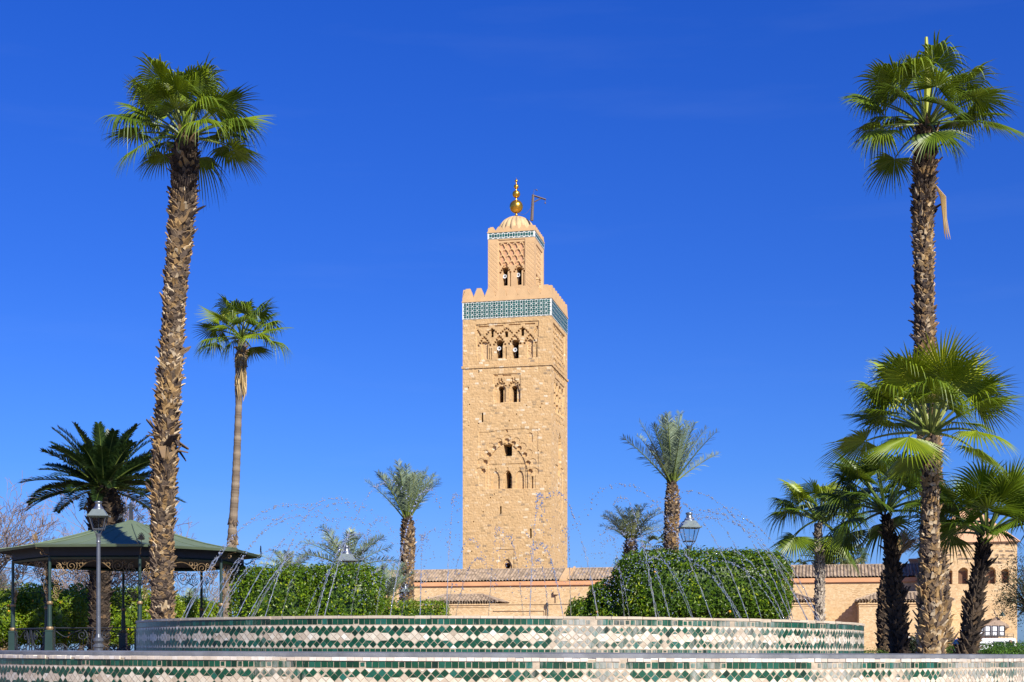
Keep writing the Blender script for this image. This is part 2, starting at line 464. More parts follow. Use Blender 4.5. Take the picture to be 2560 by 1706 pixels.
# plants
M['citrus'] = attr_mat('citrus_leaf', [(0.0, (0.016, 0.042, 0.003)), (0.45, (0.075, 0.150, 0.006)), (0.75, (0.185, 0.275, 0.010)), (1.0, (0.38, 0.43, 0.018))], 0.42, 0.22, 0.4, tcol=(0.20, 0.30, 0.02))
M['orange_leaf'] = attr_mat('orange_tree_leaf', [(0.0, (0.04, 0.09, 0.005)), (0.4, (0.135, 0.225, 0.010)), (0.8, (0.25, 0.33, 0.014)), (1.0, (0.40, 0.40, 0.02))], 0.4, 0.3, 0.45, tcol=(0.24, 0.30, 0.02))
M['fruit'] = plain('orange_fruit', (0.65, 0.30, 0.02), 0.45, var=0.1)
M['fan'] = attr_mat('fan_leaf', [(0.0, (0.018, 0.042, 0.005)), (0.45, (0.090, 0.148, 0.008)), (0.8, (0.21, 0.275, 0.010)), (0.93, (0.31, 0.36, 0.012)), (1.0, (0.50, 0.52, 0.03))], 0.40, 0.22, 0.4, tcol=(0.24, 0.30, 0.012))
M['fan_far'] = attr_mat('fan_leaf_far', [(0.0, (0.03, 0.06, 0.02)), (0.5, (0.07, 0.11, 0.03)), (1.0, (0.26, 0.20, 0.08))], 0.5, 0.2)
M['petiole'] = attr_mat('petiole', [(0.0, (0.035, 0.07, 0.012)), (0.6, (0.09, 0.14, 0.022)), (1.0, (0.24, 0.27, 0.06))], 0.4)
M['date_blue'] = attr_mat('date_leaf_blue', [(0.0, (0.07, 0.11, 0.065)), (0.5, (0.19, 0.255, 0.165)), (1.0, (0.40, 0.43, 0.21))], 0.5, 0.22, 0.4)
M['date_dark'] = attr_mat('date_leaf_dark', [(0.0, (0.010, 0.026, 0.010)), (0.6, (0.028, 0.058, 0.014)), (0.9, (0.06, 0.10, 0.016)), (1.0, (0.20, 0.22, 0.03))], 0.4, 0.22, 0.45)
M['boot'] = attr_mat('leaf_base', [(0.0, (0.030, 0.021, 0.017)), (0.25, (0.085, 0.062, 0.047)), (0.5, (0.165, 0.118, 0.077)), (0.72, (0.27, 0.165, 0.068)), (0.88, (0.38, 0.25, 0.11)), (1.0, (0.48, 0.38, 0.25))], 0.9, spec=0.2, nvar=0.35, nscale=9, bmp=0.3)
M['boot_dark'] = attr_mat('leaf_base_dark', [(0.0, (0.02, 0.016, 0.013)), (0.5, (0.06, 0.045, 0.034)), (0.85, (0.10, 0.07, 0.045)), (1.0, (0.17, 0.11, 0.06))], 0.92, spec=0.15, nvar=0.3, nscale=9, bmp=0.3)
M['boot_grey'] = attr_mat('leaf_base_grey', [(0.0, (0.13, 0.105, 0.085)), (0.4, (0.32, 0.27, 0.215)), (0.8, (0.47, 0.40, 0.32)), (1.0, (0.55, 0.47, 0.36))], 0.92, spec=0.15, nvar=0.3, nscale=9, bmp=0.3)
M['ringbark'] = attr_mat('ringed_bark', [(0.0, (0.10, 0.075, 0.055)), (0.5, (0.20, 0.155, 0.11)), (1.0, (0.29, 0.23, 0.165))], 0.92, spec=0.15, nvar=0.4, nscale=4, bmp=0.4)
M['straw'] = attr_mat('dry_frond', [(0.0, (0.22, 0.14, 0.06)), (0.5, (0.45, 0.31, 0.13)), (1.0, (0.62, 0.47, 0.24))], 0.8, 0.2, 0.2)
M['twig'] = attr_mat('bare_twig', [(0.0, (0.085, 0.07, 0.06)), (0.6, (0.165, 0.14, 0.12)), (1.0, (0.23, 0.17, 0.145))], 0.9, spec=0.15)
M['bark'] = plain('tree_bark', (0.10, 0.075, 0.055), 0.95, var=0.3, scale=6, bmp=0.5)
M['olive'] = attr_mat('olive_leaf', [(0.0, (0.015, 0.026, 0.008)), (0.6, (0.035, 0.052, 0.016)), (1.0, (0.10, 0.11, 0.04))], 0.5, 0.2)
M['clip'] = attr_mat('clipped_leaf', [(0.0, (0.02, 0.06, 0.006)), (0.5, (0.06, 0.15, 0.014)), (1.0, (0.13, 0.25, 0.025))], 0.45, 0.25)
# metal things
M['iron'] = plain('grey_iron', (0.105, 0.115, 0.135), 0.42, 0.35, var=0.15, scale=5)
M['lamp_roof'] = plain('lamp_roof_metal', (0.14, 0.17, 0.168), 0.42, 0.2, var=0.12, scale=7)
M['zinc'] = plain('zinc_cap', (0.24, 0.26, 0.28), 0.34, 0.8, var=0.1)
M['roofgreen'] = plain('sage_sheet_metal', (0.115, 0.155, 0.090), 0.7, var=0.13, scale=1.2, bmp=0.06)
M['postgreen'] = plain('dark_green_paint', (0.014, 0.036, 0.029), 0.45, var=0.2, scale=3)
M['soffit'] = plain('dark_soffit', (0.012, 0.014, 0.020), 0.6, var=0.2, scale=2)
M['giltiron'] = plain('gilded_iron', (0.24, 0.16, 0.078), 0.5, 0.3, var=0.35, scale=6)
M['blackiron'] = plain('dark_iron', (0.035, 0.04, 0.05), 0.5, 0.3, var=0.2, scale=6)
def glass_mat():
    m, nt, b, out = new_mat('lamp_glass')
    b.inputs['Base Color'].default_value = (0.02, 0.02, 0.02, 1)
    b.inputs['Roughness'].default_value = 0.03
    tr = nt.nodes.new('ShaderNodeBsdfTransparent'); tr.inputs[0].default_value = (0.93, 0.95, 0.95, 1)
    mx = nt.nodes.new('ShaderNodeMixShader'); mx.inputs[0].default_value = 0.10
    nt.links.new(tr.outputs[0], mx.inputs[1]); nt.links.new(b.outputs[0], mx.inputs[2]); nt.links.new(mx.outputs[0], out.inputs['Surface'])
    return m
M['glass'] = glass_mat()
M['carwhite'] = plain('van_white', (0.78, 0.78, 0.78), 0.3, var=0.05, scale=1)
M['carglass'] = plain('van_glass', (0.03, 0.035, 0.04), 0.08, var=0.1)
M['black'] = plain('black_plastic', (0.015, 0.015, 0.017), 0.5)
M['tyre'] = plain('tyre_rubber', (0.02, 0.02, 0.02), 0.85)
M['skin'] = plain('skin', (0.38, 0.20, 0.135), 0.55, var=0.06)
M['hair'] = plain('hair_grey', (0.20, 0.17, 0.15), 0.8, var=0.3)
M['jacket'] = plain('navy_jacket', (0.02, 0.025, 0.06), 0.85)
M['shutter'] = plain('brown_shutter', (0.15, 0.075, 0.04), 0.8, var=0.25, scale=2)
M['canopy'] = plain('canopy_tile', (0.30, 0.215, 0.15), 0.9, var=0.2, scale=2, bmp=0.4)
M['blue'] = plain('blue_cloth', (0.02, 0.04, 0.35), 0.8)

# ------------------------------------------------------------------ ground, pavement
g = MB()
g.add([[-4000, -300, 0], [4000, -300, 0], [4000, 5000, 0], [-4000, 5000, 0]], [[0, 1, 2, 3]])
tag(g.build('ground', M['earth']), kind='structure')
g = MB()
g.box((0, 17, 0.002), (90, 62, 0.012))
tag(g.build('garden_path', M['paving']), kind='structure')
g = MB()
g.box((40, 165, 0.15), (330, 194, 0.30))
tag(g.build('pavement', M['paving']), kind='structure')

# ------------------------------------------------------------------ fountain basins in green and white zellige
def bumpf(x, c, w):
    return math.exp(-((x - c) / w) ** 2)

def basin(name, label, cx, cy, R, ztop, coph, cop_len, cop_mat, seed, wornf, floor_z):
    rng = random.Random(seed)
    root = thing(name, label, 'fountain basin', (cx, cy, 0))
    TILT = -0.0038
    def pt(s, h, r):
        a = s / R - math.pi / 2
        x = cx + r * math.cos(a); y = cy + r * math.sin(a)
        return (x, y, ztop + TILT * x - h)
    ncol = int(round(2 * math.pi * R / 0.14 / 5.0)) * 5
    p = 2 * math.pi * R / ncol
    def worn_at(s):
        a = s / R - math.pi / 2
        x = cx + R * math.cos(a); y = cy + R * math.sin(a)
        if math.sin(a) > 0.35: return 0.3
        return wornf(1280 + F * x / y)
    # wall body (grout shows between the tiles)
    w = MB()
    a = np.linspace(0, 2 * math.pi * R, 361)[:-1]
    ri = R - 0.32
    hb = ztop
    ring = [np.array([pt(s, coph * 0.5, R) for s in a]), np.array([pt(s, hb, R) for s in a]), np.array([pt(s, hb, ri) for s in a]), np.array([pt(s, coph * 0.5, ri) for s in a])]
    n = len(a); q = []
    for k in range(4):
        k2 = (k + 1) % 4
        for i in range(n):
            j = (i + 1) % n
            q.append([k * n + i, k2 * n + i, k2 * n + j, k * n + j])
    v = np.concatenate(ring)
    v[n:3 * n, 2] = 0.0
    w.add(v, q)
    w.build('wall', M['grout'], root)
    # coping blocks
    c = MB()
    nb = int(2 * math.pi * R / cop_len)
    for i in range(nb):
        s0 = i * 2 * math.pi * R / nb + 0.003; s1 = (i + 1) * 2 * math.pi * R / nb - 0.003
        wv = worn_at(s0)
        dz = rng.uniform(-0.003, 0.003) + (rng.uniform(0, 0.012) if rng.random() < wv * 0.5 else 0)
        ro = R + 0.02 + rng.uniform(-0.004, 0.004) - (rng.uniform(0, 0.03) if rng.random() < wv * 0.7 else 0)
        v8 = [pt(s0, coph, ro), pt(s1, coph, ro), pt(s1, coph, ri - 0.02), pt(s0, coph, ri - 0.02), pt(s0, dz, ro), pt(s1, dz, ro), pt(s1, dz, ri - 0.02), pt(s0, dz, ri - 0.02)]
        c.hexa(v8, rnd=min(1, max(0, rng.gauss(0.75 - 0.6 * wv, 0.18))))
        c.w[-1][:] = wv
    c.build('coping', cop_mat, root)
    # tiles, each its own little slab face
    t = MB()
    def tile(poly, mat, s_ref):
        wv = worn_at(s_ref)
        poly = np.array(poly, dtype=float)
        cen = poly.mean(0)
        gap = 0.0032 + (rng.uniform(0, 0.016) if rng.random() < wv * 0.85 else rng.uniform(0, 0.0015))
        if rng.random() < wv * 0.05: return
        d = poly - cen
        L = np.linalg.norm(d, axis=1)[:, None]
        poly = cen + d * np.maximum(0.2, 1 - gap * 1.45 / np.maximum(L, 1e-6)) + np.array([[rng.uniform(-0.0025, 0.0025), rng.uniform(-0.0025, 0.0025)] for _ in poly])
        ro = R + 0.0035 + rng.uniform(0, 0.002)
        tw = rng.uniform(-0.0016, 0.0016)
        vs = [pt(s, h, ro + tw * (k % 2)) for k, (s, h) in enumerate(poly)]
        r = min(1, max(0, rng.gauss(0.5, 0.24)))
        if len(vs) == 4: t.add(vs, [[0, 3, 2, 1]], rnd=r, mat=mat, worn=wv)
        else: t.add(vs, None, [[0, 2, 1]], rnd=r, mat=mat, worn=wv)
    h0 = coph + 0.006
    def squares(h1, h2, wd):
        n2 = int(2 * math.pi * R / wd)
        for i in range(n2):
            s0 = i * 2 * math.pi * R / n2; s1 = s0 + 2 * math.pi * R / n2
            tile([(s0, h1), (s1, h1), (s1, h2), (s0, h2)], 0, (s0 + s1) / 2)
    def diamonds(ht):
        u = 0.0683
        for k in range(ncol):
            s = k * p
            pos = k % 5
            for row in range(-1, 6):
                # row centre at (row+1)*u ; odd rows shifted by half a pitch
                off = 0.0 if row % 2 == 0 else 0.5
                sc = s + off * p; hc = ht + (row + 1) * u
                top, bot, lf, rt = (sc, hc - u), (sc, hc + u), (sc - p / 2, hc), (sc + p / 2, hc)
                if row == -1:
                    tile([lf, rt, bot], 1, sc)
                elif row == 5:
                    tile([lf, top, rt], 1, sc)
                elif row in (0, 4):
                    tile([top, rt, bot, lf], 0, sc)
                elif row == 2:
                    tile([top, rt, bot, lf], 1, sc)
                else:
                    kind = 'HGGHW'[pos]
                    if kind == 'G': tile([top, rt, bot, lf], 0, sc)
                    elif kind == 'W': tile([top, rt, bot, lf], 1, sc)
                    else:
                        tile([lf, top, rt], 0 if row == 1 else 1, sc)
                        tile([lf, rt, bot], 1 if row == 1 else 0, sc)
        return ht + 6 * u
    squares(h0, h0 + 0.105, 0.104)
    hh = diamonds(h0 + 0.115)
    squares(hh + 0.006, hh + 0.066, 0.104)
    hh2 = hh + 0.075
    while hh2 + 0.5 < ztop:
        hh2 = diamonds(hh2) + 0.006
        squares(hh2, hh2 + 0.06, 0.104); hh2 += 0.066
    t.build('tile_facing', [M['zgreen'], M['zwhite']], root)
    return root, TILT

def worn_up(px):
    return 0.08 + 0.85 * bumpf(px, 1440, 60) + 0.5 * bumpf(px, 1600, 110) + 0.75 * bumpf(px, 1850, 110) + 0.35 * bumpf(px, 2080, 80) + 0.25 * bumpf(px, 640, 60)
def worn_lo(px):
    return 0.10 + 0.55 * bumpf(px, 690, 70) + 0.35 * bumpf(px, 1330, 60) + 0.9 * bumpf(px, 1530, 55) + 0.6 * bumpf(px, 1760, 60) + 0.8 * bumpf(px, 2085, 70) + 0.45 * bumpf(px, 2240, 50) + 0.95 * bumpf(px, 2420, 70) + 0.9 * bumpf(px, 2570, 60)
UC = (-0.26, 33.2); UR = 8.2
LC = (-0.20, 34.25); LR = 12.25
lower, _ = basin('lower_fountain_basin', 'wide lower round fountain basin with white coping and worn green zellige, nearest the viewer', LC[0], LC[1], LR, EYE - 0.105, 0.055, 0.125, M['coping'], 5, worn_lo, 0)
upper, _ = basin('upper_fountain_basin', 'raised upper round fountain basin of green and white diamond tiles, jets rising from inside it', UC[0], UC[1], UR, EYE + 0.617, 0.046, 0.29, M['coping_beige'], 9, worn_up, 0)
# grey stone floor ring between the two basins, and the water in the upper one
g = MB()
seg = 180
a = np.linspace(0, 2 * math.pi, seg, endpoint=False)
def ringpts(c, r, z):
    x = c[0] + r * np.cos(a); y = c[1] + r * np.sin(a)
    return np.stack([x, y, z - 0.0038 * x], 1)
rs = [ringpts(LC, LR - 0.36, 0.3), ringpts(LC, LR - 0.36, EYE - 0.040), ringpts(LC, LR - 0.42, EYE - 0.030), ringpts(UC, UR - 0.1, EYE - 0.021)]
q = []
for k in range(3):
    for i in range(seg):
        j = (i + 1) % seg
        q.append([k * seg + i, k * seg + j, (k + 1) * seg + j, (k + 1) * seg + i])
g.add(np.concatenate(rs), q)
tag(g.build('basin_ledge', M['wetstone'], loc=(LC[0], LC[1], 0)), kind='structure')
g = MB()
v = ringpts(UC, UR - 0.33, EYE + 0.42)
g.add(np.concatenate([v, [[UC[0], UC[1], EYE + 0.42]]]), None, [[i, (i + 1) % seg, seg] for i in range(seg)])
tag(g.build('water', M['pool']), kind='structure')

# ------------------------------------------------------------------ the minaret
TH = math.radians(12.4)
E1 = np.array([math.cos(TH), -math.sin(TH)]); E2 = np.array([math.sin(TH), math.cos(TH)])
HALF = 6.4
CORNER = np.array([5.5, 200.0])
TC = CORNER - HALF * E1 + HALF * E2
def face_front(px, py, plane):
    """local (x, z) on the tower-parallel plane y = plane"""
    dx = (px - 1280.0) / F
    den = dx * E2[0] + E2[1]
    t = (plane + TC @ E2) / den
    X = np.array([t * dx, t]) - TC
    return X @ E1, EYE + (HOR - py) / F * t
def face_right(px, py, plane):
    dx = (px - 1280.0) / F
    den = dx * E1[0] + E1[1]
    t = (plane + TC @ E1) / den
    X = np.array([t * dx, t]) - TC
    return X @ E2, EYE + (HOR - py) / F * t
minaret = thing('minaret', 'tall square sandstone minaret with carved arches, a green tiled band and a small domed turret', 'minaret', (TC[0], TC[1], 0), -TH)

class Relief:
    """depth map over a rectangle of wall; becomes a real carved surface"""
    def __init__(s, x0, x1, z0, z1, step):
        s.nx = int(round((x1 - x0) / step)) + 1; s.nz = int(round((z1 - z0) / step)) + 1
        s.x = np.linspace(x0, x1, s.nx); s.z = np.linspace(z0, z1, s.nz)
        s.X, s.Z = np.meshgrid(s.x, s.z)
        s.D = np.zeros_like(s.X); s.K = np.zeros(s.X.shape, dtype=np.int32)
    def put(s, mask, d, k=0, add=False):
        if add: s.D = np.where(mask, s.D + d, s.D)
        else: s.D = np.where(mask, np.maximum(s.D, d), s.D)
        if k: s.K = np.where(mask, k, s.K)
    def poly(s, pts, d, k=0):
        pts = np.array(pts); m = np.zeros(s.X.shape, dtype=bool); n = len(pts)
        for i in range(n):
            x1, z1 = pts[i]; x2, z2 = pts[(i + 1) % n]
            if z1 == z2: continue
            c = ((s.Z >= min(z1, z2)) & (s.Z < max(z1, z2))) & (s.X < (s.Z - z1) / (z2 - z1) * (x2 - x1) + x1)
            m ^= c
        s.put(m, d, k); return m
    def rect(s, x0, x1, z0, z1, d, k=0):
        s.put((s.X >= min(x0, x1)) & (s.X <= max(x0, x1)) & (s.Z >= min(z0, z1)) & (s.Z <= max(z0, z1)), d, k)
    def disc(s, cx, cz, r, d, k=0, sq=1.0):
        s.put(((s.X - cx) ** 2 + ((s.Z - cz) / sq) ** 2) <= r * r, d, k)
    def arch(s, cx, z0, z1, w, d, k=0, kind='round'):
        """opening from sill z0 to crown z1, width w"""
        r = w / 2
        if kind == 'horse':
            R2 = r * 1.02; zc = z1 - R2
            s.disc(cx, zc, R2, d, k)
            s.rect(cx - r * 0.86, cx + r * 0.86, z0, zc - R2 * 0.55, d, k)
            s.rect(cx - r * 0.8, cx + r * 0.8, z0, zc, d, k)
        elif kind == 'point':
            zs = z1 - w * 0.95
            m = ((s.X - (cx - r)) ** 2 + (s.Z - zs) ** 2 <= w * w * 1.0) & ((s.X - (cx + r)) ** 2 + (s.Z - zs) ** 2 <= w * w * 1.0) & (s.Z >= zs)
            s.put(m, d, k)
            s.rect(cx - r, cx + r, z0, zs, d, k)
        else:
            s.disc(cx, z1 - r, r, d, k); s.rect(cx - r, cx + r, z0, z1 - r, d, k)
    def lobes(s, cx, zap, hw, h, n, r, d, k=0):
        """scallops along a pointed arch outline"""
        for i in range(n):
            t = i / (n - 1) * 2 - 1
            x = cx + hw * t; z = zap - h * abs(t) ** 1.25
            s.disc(x, z, r, d, k)
    def mesh(s, mb, toP, rnd=0.5):
        """toP(x, z, depth) -> local xyz"""
        nz, nx = s.X.shape
        v = toP(s.X.ravel(), s.Z.ravel(), s.D.ravel())
        i = np.arange(nz * nx).reshape(nz, nx)
        q = np.stack([i[:-1, :-1].ravel(), i[:-1, 1:].ravel(), i[1:, 1:].ravel(), i[1:, :-1].ravel()], 1)
        kk = np.maximum(np.maximum(s.K[:-1, :-1], s.K[:-1, 1:]), np.maximum(s.K[1:, 1:], s.K[1:, :-1])).ravel()
        # only call a cell "deep" when all its corners are deep
        k2 = np.minimum(np.minimum(s.K[:-1, :-1], s.K[:-1, 1:]), np.minimum(s.K[1:, 1:], s.K[1:, :-1])).ravel()
        mb.add(v, q, rnd=rnd, mat=np.where(kk == k2, kk, k2))
        mb_mat = kk
def Z1(u, v): return 1100 + .28064 * u, 400 + .28064 * v
def Z2(u, v): return 1100 + .2169 * u, 780 + .2169 * v
def Z3(u, v): return 1100 + .24235 * u, 1060 + .24235 * v
def f2(u, v): return face_front(*Z2(u, v), -HALF)
def f3(u, v): return face_front(*Z3(u, v), -HALF)
s2 = f2(700, 300)[0] - f2(699, 300)[0]
s3 = f3(700, 300)[0] - f3(699, 300)[0]

ZB0 = face_front(1378, 788.7, -HALF)[1]    # underside of tiled band
ZB1 = face_front(1378, 745.5, -HALF)[1]    # top of tiled band
ZP = face_front(1378, 711, -HALF)[1]       # tip of merlons
ZS = face_front(1378, 913.5, -HALF)[1]     # string course
VOID = 2  # cells painted near-black, as if unlit inside
R = Relief(-HALF, HALF, 6.0, ZB0, 0.07)
rs = np.random.RandomState(3)
# --- top storey
R.poly([f2(408, 150), f2(1138, 100), f2(1120, 525), f2(430, 560)], 0.12, 1)
for (c, ap, hw, hh) in ((507, 288, 66, 92), (682, 276, 66, 92), (856, 266, 66, 92), (1035, 258, 66, 92)):
    x, z = f2(c, ap)
    R.lobes(x, z - .05, hw * s2, hh * s2, 9, 11.5 * s2, 0.42, 1)
for (c, ap) in ((597, 200), (762, 190), (947, 182)):
    x, z = f2(c, ap)
    R.lobes(x, z, 64 * s2, 52 * s2, 7, 11.5 * s2, 0.40, 1)
for (c, ap, sg) in ((432, 215, 1), (1118, 172, -1)):
    x, z = f2(c, ap)
    for k in range(4): R.disc(x + sg * 9 * k * s2, z - 17 * k * s2, 11 * s2, 0.36, 1)
for (u0, u1, v) in ((440, 565, 172), (625, 725, 158), (790, 925, 148), (978, 1095, 138)):
    a_, b_ = f2(u0, v), f2(u1, v - 4); R.rect(a_[0], b_[0], a_[1] - .09, a_[1] + .05, 0.3, 1)
for (c, v0, v1, w) in ((598, 192, 290, 30), (763, 224, 285, 33), (948, 178, 275, 31)):
    x, zt = f2(c, v0); _, zb = f2(c, v1); R.arch(x, zb, zt, w * s2, 2.6, VOID)
for (c, v0, v1, w) in ((687, 325, 530, 78), (868, 320, 533, 80)):
    x, zt = f2(c, v0); _, zb = f2(c, v1); R.arch(x, zb, zt, w * s2, 2.6, VOID, 'horse')
for (c, v0, v1, w) in ((512, 342, 545, 76), (1035, 315, 525, 70)):
    x, zt = f2(c, v0); _, zb = f2(c, v1); R.arch(x, zb, zt, w * s2, 0.34, 3, 'horse')
for (u, v0, v1) in ((565, 415, 550), (588, 415, 550), (757, 400, 540), (1108, 375, 522)):
    x, zt = f2(u, v0); _, zb = f2(u, v1); R.rect(x - .04, x + .05, zb, zt, 0.4, 1)
# carved fretwork inside the two blind arches
for (c, v0, v1, w) in ((512, 350, 420, 60), (1035, 325, 500, 50)):
    for k in range(90):
        u = c + rs.uniform(-w / 2, w / 2); v = rs.uniform(v0, v1); x, z = f2(u, v)
        R.put((np.abs(R.X - x) < .07) & (np.abs(R.Z - z) < .09) & (R.K == 3), 0.44, 0)
# --- middle pair
R.poly([f2(612, 722), f2(925, 708), f2(925, 1040), f2(622, 1048)], 0.12, 1)
for c, ap in ((697, 800), (852, 792)):
    x, zt = f2(c, ap); _, zb = f2(c, 1040)
    R.arch(x, zb, zt, 112 * s2, 0.36, 1, 'point')
    R.lobes(x, zt + .12, 58 * s2, 60 * s2, 7, 10 * s2, 0.36, 1)
    for du in (-16, 14):
        x2, z2 = f2(c + du - 8, ap - 18); R.disc(x2, z2, 8 * s2, 0.35, 1, 2.0)
for (c, v0, v1, w) in ((699, 855, 1042, 58), (854, 848, 1036, 58)):
    x, zt = f2(c, v0); _, zb = f2(c, v1); R.arch(x, zb, zt, w * s2, 2.6, VOID, 'horse')
for (u0, u1, v) in ((622, 660, 738), (718, 812, 734), (880, 910, 724)):
    a_, b_ = f2(u0, v), f2(u1, v); R.rect(a_[0], b_[0], a_[1] - .05, a_[1] + .05, 0.26, 1)
x, zt = f2(912, 905); _, zb = f2(912, 1035); R.rect(x - .05, x + .08, zb, zt, 0.4, 1)
# --- slits
for (Zf, u, v0, v1, w) in ((f2, 447, 670, 700, 13), (f2, 488, 1165, 1266, 14), (f3, 626, 853, 931, 14), (f3, 935, 1080, 1178, 17)):
    x, zt = Zf(u, v0); _, zb = Zf(u, v1); ww = w * (s2 if Zf is f2 else s3) / 2
    R.rect(x - max(ww, .09), x + max(ww, .09), zb, zt, 2.0, VOID)
# --- great lobed arch
R.poly([f3(398, 88), f3(470, 88), f3(700, 56), f3(1008, 52), f3(1014, 518), f3(985, 522), f3(985, 665), f3(398, 672)], 0.07, 1)
outer = ((690, 150), (785, 178), (850, 232), (915, 300), (955, 395), (975, 490), (600, 182), (525, 235), (462, 305), (420, 395), (405, 490))
inner = ((688, 172), (755, 200), (817, 250), (872, 318), (908, 402), (928, 490), (620, 202), (557, 250), (500, 318), (466, 395), (445, 485))
for u, v in outer:
    x, z = f3(u, v); R.disc(x, z, 36 * s3, 0.15, 1)
for u, v in inner:
    x, z = f3(u, v); R.disc(x, z, 23 * s3, 0.44, 1)
R.poly([f3(u, v) for u, v in ((688, 190), (745, 215), (800, 265), (850, 330), (885, 410), (905, 500), (905, 668), (470, 672), (470, 500), (490, 410), (520, 330), (572, 268), (630, 215))], 0.24, 1)
# scallop tongues left standing between the lobes
for i, (u, v) in enumerate(inner):
    pass
R.poly([f3(498, 414), f3(880, 405), f3(880, 665), f3(498, 670)], 0.32, 1)
for c, ap in ((568, 475), (818, 470)):
    x, zt = f3(c, ap); _, zb = f3(c, 667); R.arch(x, zb, zt, 76 * s3, 0.52, 1, 'point')
    R.disc(x, zt + .12, 6 * s3, 0.5, 1, 2.2)
x, zt = f3(693, 468); _, zb = f3(693, 667); R.arch(x, zb, zt, 84 * s3, 0.52, 1, 'point'); R.disc(x, zt + .14, 6 * s3, .5, 1, 2.2)
x, zt = f3(697, 480); _, zb = f3(697, 662); R.arch(x, zb, zt, 50 * s3, 2.6, VOID, 'point')
for u in (602, 735, 852, 590, 842):
    x, zt = f3(u, 545); _, zb = f3(u, 668); R.rect(x - .04, x + .06, zb, zt, 0.60, 1)
x, zt = f3(950, 540); _, zb = f3(950, 664); R.rect(x - .09, x + .10, zb, zt, 0.42, 1)
x0, zt = f3(652, 213); x1, zb = f3(736, 327); R.rect(x0, x1, zb, zt, 2.6, VOID)
x, z = f3(926, 115); R.disc(x, z, 24 * s3, 0.2, 1); x2, z2 = f3(935, 190); R.rect(x - .2, x + .38, z2, z, 0.2, 1)
x, z = f3(688, 75); R.disc(x, z, 8 * s3, .3, 1, 2)
# --- low door
x0, zt = f3(605, 1298); x1, zb = f3(762, 1505); R.rect(x0, x1, zb, zt, 0.09, 1)
x, zt = f3(690, 1385); _, zb = f3(690, 1525); R.arch(x, zb, zt, 96 * s3, 0.34, 1, 'point')
x, zt = f3(690, 1433); _, zb = f3(690, 1525); R.arch(x, zb, zt, 56 * s3, 2.6, VOID, 'horse')
# string course, putlog holes, weathering
for k in range(46):
    x = rs.uniform(-5.8, 5.8); z = rs.uniform(9, 46)
    j, i = int((z - 6) / .07), int((x + 6.4) / .07)
    if 3 < j < R.D.shape[0] - 3 and R.D[j, i] < .02: R.rect(x - .06, x + .07, z, z + .13, .3, 1)
base = R.D < 0.5
nzf = rs.normal(0, 1, R.D.shape)
for _ in range(2): nzf = (nzf + np.roll(nzf, 1, 0) + np.roll(nzf, -1, 0) + np.roll(nzf, 1, 1) + np.roll(nzf, -1, 1)) / 5
R.D = R.D + np.where(base, nzf * 0.030, 0)
R.D[:, 0] = R.D[:, -1] = 0; R.D[0] = R.D[-1] = 0
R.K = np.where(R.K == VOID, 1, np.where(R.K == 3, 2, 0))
mb = MB()
R.mesh(mb, lambda x, z, d: np.stack([x, -HALF + d, z], 1))
# right face
RR = Relief(-HALF, HALF, 6.0, ZB0, 0.10)
def Z4(u, v): return 1370 + .2166 * u, 720 + .2166 * v
def r4(u, v): return face_right(*Z4(u, v), HALF)
def r3(u, v): return face_right(*Z3(u, v), HALF)
RR.poly([r4(62, 402), r4(196, 560), r4(196, 890), r4(62, 740)], 0.16)
RR.poly([r4(82, 1035), r4(190, 1150), r4(188, 1500), r4(82, 1440)], 0.12)
RR.poly([r3(1190, 418), r3(1272, 470), r3(1262, 910), r3(1190, 880)], 0.10)
ya, _ = r4(62, 402); yb, zt0 = r4(196, 560)
for row in range(9):
    for c in range(8):
        y = ya + .7 + (c + .5 * (row % 2)) * (yb - ya - 1.0) / 8
        z = zt0 - .5 - row * .78
        if y < yb - .5: RR.disc(y, z, .36, 1.1, VOID if (row + c) % 3 else 0, 0.8)  # dark paint adds shade inside most of the lattice holes
for c in range(4):
    y = ya + 1.1 + c * (yb - ya - 1.8) / 3.2; RR.arch(y, zt0 - 12.2, zt0 - 8.0, 1.3, .5)
y0, _ = r4(82, 1035); y1, zz1 = r4(190, 1150)
for row in range(8):
    for c in range(6):
        RR.disc(y0 + .6 + (c + .5 * (row % 2)) * (y1 - y0 - .9) / 6, zz1 - .7 - row * .75, .28, .9, VOID if row % 2 else 0)  # every other row of holes is painted dark as shade
RR.arch((y0 + y1) / 2, zz1 - 13.5, zz1 - 7, 2.2, .6, 1, 'point')
y0, _ = r3(1190, 418); y1, zz1 = r3(1272, 470)
for row in range(9):
    RR.disc(y0 + (y1 - y0) * (.45 + .25 * row / 9), zz1 - .8 - row * 1.1, .36, .5)
nzr = rs.normal(0, 1, RR.D.shape); nzr = (nzr + np.roll(nzr, 1, 0) + np.roll(nzr, 1, 1)) / 3
RR.D = RR.D + nzr * 0.012
RR.D[:, 0] = RR.D[:, -1] = 0; RR.D[0] = RR.D[-1] = 0
RR.K = np.where(RR.K == VOID, 1, 0)
RR.mesh(mb, lambda y, z, d: np.stack([HALF - d, y, z], 1))
# left, back, foot
mb.add([[-HALF, HALF, 6], [-HALF, -HALF, 6], [-HALF, -HALF, ZB0], [-HALF, HALF, ZB0]], [[0, 1, 2, 3]])
mb.add([[HALF, HALF, 6], [-HALF, HALF, 6], [-HALF, HALF, ZB0], [HALF, HALF, ZB0]], [[0, 1, 2, 3]])
mb.box((0, 0, 3), (2 * HALF, 2 * HALF, 6))
mb.build('shaft', [M['stone'], M['void_shade'], M['carved']], minaret, local=True)
